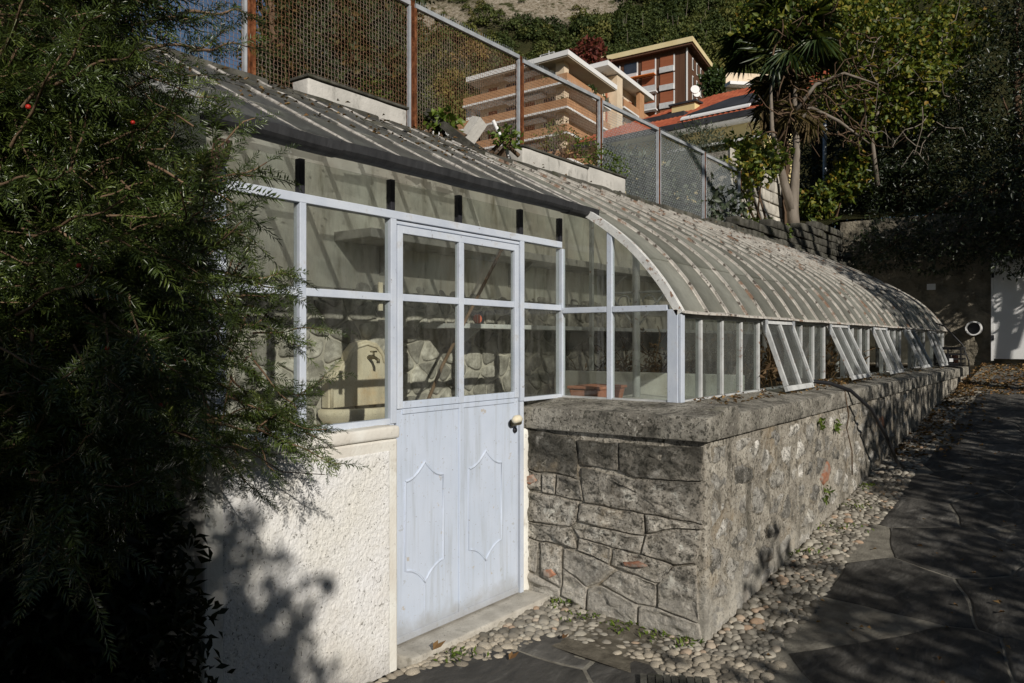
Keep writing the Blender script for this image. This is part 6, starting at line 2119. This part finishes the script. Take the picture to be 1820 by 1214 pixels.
# ------------------------------------------------------------------ small things
HO = thing('garden_hose', 'black hose draped from the first open window over the coping to the ground', 'hose', (-1.5, 6.8, .4))
MB().tube([(-2.02, 6.25, 1.30), (-1.86, 6.42, 1.29), (-1.72, 6.62, 1.265), (-1.60, 6.80, 1.20), (-1.50, 7.05, 1.04), (-1.45, 7.4, .78), (-1.43, 7.75, .52), (-1.42, 8.0, gz(-1.4, 8) + .03)], .016, 8).build('tube', M['black'], HO, True)
MB().tube([(-1.625, 6.72, 1.20), (-1.60, 6.74, 1.0), (-1.618, 6.75, .9), (-1.60, 6.85, .7), (-1.61, 6.9, .5)], .005, 5).build('strand', M['bark'], HO, True)
tag(MB().tube([(-2.05, 14.0, 1.9), (-1.9, 14.0, 1.84), (-1.66, 14.05, 1.55), (-1.58, 14.1, 1.3), (-1.56, 14.1, 1.0)], .012, 6).build('black_cable', M['black'], None, True), 'thin black cable hanging over the far end of the coping', 'cable')
CRT = thing('plastic_crate', 'black slatted plastic crate on the far end of the coping', 'crate', (-1.78, 13.75, 1.22))
cx0, cx1, cy0, cy1, cz0, cz1 = -1.96, -1.60, 13.45, 13.95, 1.225, 1.50
MB().box(cx0, cx1, cy0, cy1, cz0, cz0 + .02).build('floor', M['black'], CRT)
for k, z in enumerate((cz0 + .03, cz0 + .10, cz0 + .17, cz0 + .25)):
    h = .04 if k == 3 else .022
    MB().box(cx0, cx1, cy0, cy0 + .012, z, z + h).build('slat', M['black'], CRT)
    MB().box(cx0, cx1, cy1 - .012, cy1, z, z + h).build('slat', M['black'], CRT)
    MB().box(cx0, cx0 + .012, cy0 + .013, cy1 - .013, z, z + h).build('slat', M['black'], CRT)
    MB().box(cx1 - .012, cx1, cy0 + .013, cy1 - .013, z, z + h).build('slat', M['black'], CRT)
for x in (cx0 - .004, (cx0 + cx1) / 2 - .012, cx1 - .02):
    MB().box(x, x + .024, cy0 - .004, cy0 - .0005, cz0, cz1).build('upright', M['black'], CRT)
for y in (cy0 + .1, (cy0 + cy1) / 2, cy1 - .12):
    MB().box(cx1 + .0005, cx1 + .004, y, y + .024, cz0, cz1).build('upright', M['black'], CRT)
MB().box(-1.76, -1.71, cy0 - .008, cy0 - .0045, cz0 + .07, cz0 + .12).build('paper_label', M['white'], CRT)
for i, (x, y) in enumerate(((-1.80, 13.6), (-1.72, 13.7), (-1.85, 13.75))):
    tag(MB().tube([(x, y, 1.246), (x, y, 1.33), (x, y, 1.40)], [.045, .05, .04], 10).build('flower_pot', M['terracotta' if i else 'black'], None), ('black pot inside the plastic crate', 'terracotta pot nearest the path inside the crate', 'terracotta pot at the back of the crate')[i], 'pot')

# fallen leaves: drifts at the far end and along the coping, and a few near ones
nr = np.random.default_rng(15)
def litter(n, fx, fy, zf, s=.05):
    x, y = fx(n), fy(n)
    P = np.array([[a, b, zf(a, b) + .012 + .012 * nr.random()] for a, b in zip(x, y)])
    a = nr.uniform(0, 6.3, n)
    D = np.stack([np.cos(a), np.sin(a), nr.normal(.1, .2, n)], 1)
    N = np.stack([nr.normal(0, .35, n), nr.normal(0, .35, n), np.ones(n)], 1)
    return leaf_kites(P, D, N, s * nr.uniform(.6, 1.2, n), s * .6, nr, .3, .25)
cop = lambda x, y: 1.236 - .045 * max(0, (x + 2.0) / .37)
V, F, Q = merge([litter(900, lambda n: nr.uniform(-1.6, -.3, n), lambda n: nr.uniform(12.6, 15.9, n), gz, .065),
                 litter(500, lambda n: -1.62 + np.abs(nr.normal(0, .25, n)), lambda n: nr.uniform(8.5, 14, n), gz, .06),
                 litter(260, lambda n: nr.uniform(-1.97, -1.75, n), lambda n: 4.4 + np.abs(nr.normal(0, 4, n)) % 9, cop, .035),
                 litter(140, lambda n: nr.uniform(-1.98, -1.80, n), lambda n: nr.uniform(6.3, 8.6, n), cop, .045),
                 litter(190, lambda n: nr.uniform(-3.68, -3.0, n), lambda n: nr.uniform(1.8, 4.3, n), lambda x, y: roofpt((x - RX0) / (RX1 - RX0), y, .008).z, .03),
                 litter(120, lambda n: nr.uniform(-3.98, -3.72, n), lambda n: nr.uniform(1.8, 12, n), lambda x, y: 3.062, .035),
                 litter(90, lambda n: nr.uniform(-1.5, .2, n), lambda n: nr.uniform(3, 9, n), gz, .035)])
tag(npobj('fallen_leaves', V, F, M['dryleaf'], rnd=Q), 'brown fallen leaves drifted along the path end and the coping', 'leaves', kind='stuff')
for k, (u, v, s, lab) in enumerate(((770, 1157, .06, 'long curled brown leaf lying on the door sill'), (1000, 1140, .035, 'small red-brown leaf on the flagstone before the stone wall'), (905, 1178, .05, 'pale curled dry leaf at the edge of the near flagstone'))):
    p = at(u, v, 1)
    tt = (1.6 - (.09 if k == 0 else .03)) / (1.6 - p.z)
    q = Vector((p.x * tt, p.y * tt, (.09 if k == 0 else .04) + .005))
    V, F, Q = leaf_kites(np.array([q[:]] * 2), np.array([[.2, 1, .1], [-.4, .8, .2]]), np.array([[.2, 0, 1], [.5, .2, 1]]), np.array([s * 1.3, s]), s * .5, nr, .35, -.3)
    tag(npobj('fallen_leaf', V, F, M['dryleaf'], rnd=Q), lab, 'leaf', 'single dry leaves near the door')
# weeds between wall and pebbles
for k, (x, y, s, lab) in enumerate(((-2.52, 3.88, .05, 'small weed at the corner of the door sill and stone wall'), (-2.32, 3.84, .06, 'weed in the pebbles below the left of the stone wall'), (-2.12, 3.86, .055, 'weed in the pebbles below the middle of the stone wall'),
                                    (-1.90, 3.87, .04, 'weed in the pebbles below the right of the stone wall'), (-1.73, 3.9, .03, 'tiny weed at the stone wall corner'), (-1.58, 5.5, .06, 'weed at the foot of the long wall, nearest the corner'),
                                    (-1.52, 6.1, .09, 'larger clump of weeds at the foot of the long wall'), (-1.5, 6.7, .08, 'clump of weeds along the long wall past the middle'), (-1.58, 7.3, .06, 'weed at the foot of the long wall by the hose'),
                                    (-2.5, 2.95, .04, 'weed between sill and pebbles before the door'))):
    n = 34
    P = np.stack([x + nr.normal(0, s, n), y + nr.normal(0, s * 1.3, n), np.full(n, gz(x, y) + .012)], 1)
    a = nr.uniform(0, 6.3, n)
    V, F, Q = leaf_kites(P, np.stack([np.cos(a) * .7, np.sin(a) * .7, nr.uniform(.3, 1, n)], 1), np.repeat([[0, 0, 1.0]], n, 0) + nr.normal(0, .3, (n, 3)), .035 * nr.uniform(.6, 1.3, n), .014, nr)
    T_ = thing('weed', lab, 'weed', (x, y, gz(x, y)), 'weeds at the wall foot')
    tag(npobj('leaves', V, F, M['weed'], T_, rnd=Q), kind='stuff')
for k, (y, z, lab) in enumerate(((6.05, 1.0, 'fern tuft high on the long wall near the hose'), (6.5, .93, 'fern tuft on the long wall beside the hose'), (6.2, .45, 'fern tuft low on the long wall'))):
    n = 26
    P = np.repeat([[-1.64, y, z]], n, 0) + nr.normal(0, .02, (n, 3)) * np.array([.3, 1.5, 1.5])
    D = np.stack([nr.uniform(.2, 1, n), nr.normal(0, .7, n), nr.normal(-.3, .6, n)], 1)
    V, F, Q = leaf_kites(P, D, rand_dirs(n, nr) + np.array([1, 0, .5]), .05 * nr.uniform(.6, 1.2, n), .018, nr)
    T_ = thing('wall_fern', lab, 'fern', (-1.64, y, z), 'ferns on the long wall')
    tag(npobj('leaves', V, F, M['weed'], T_, rnd=Q), kind='stuff')
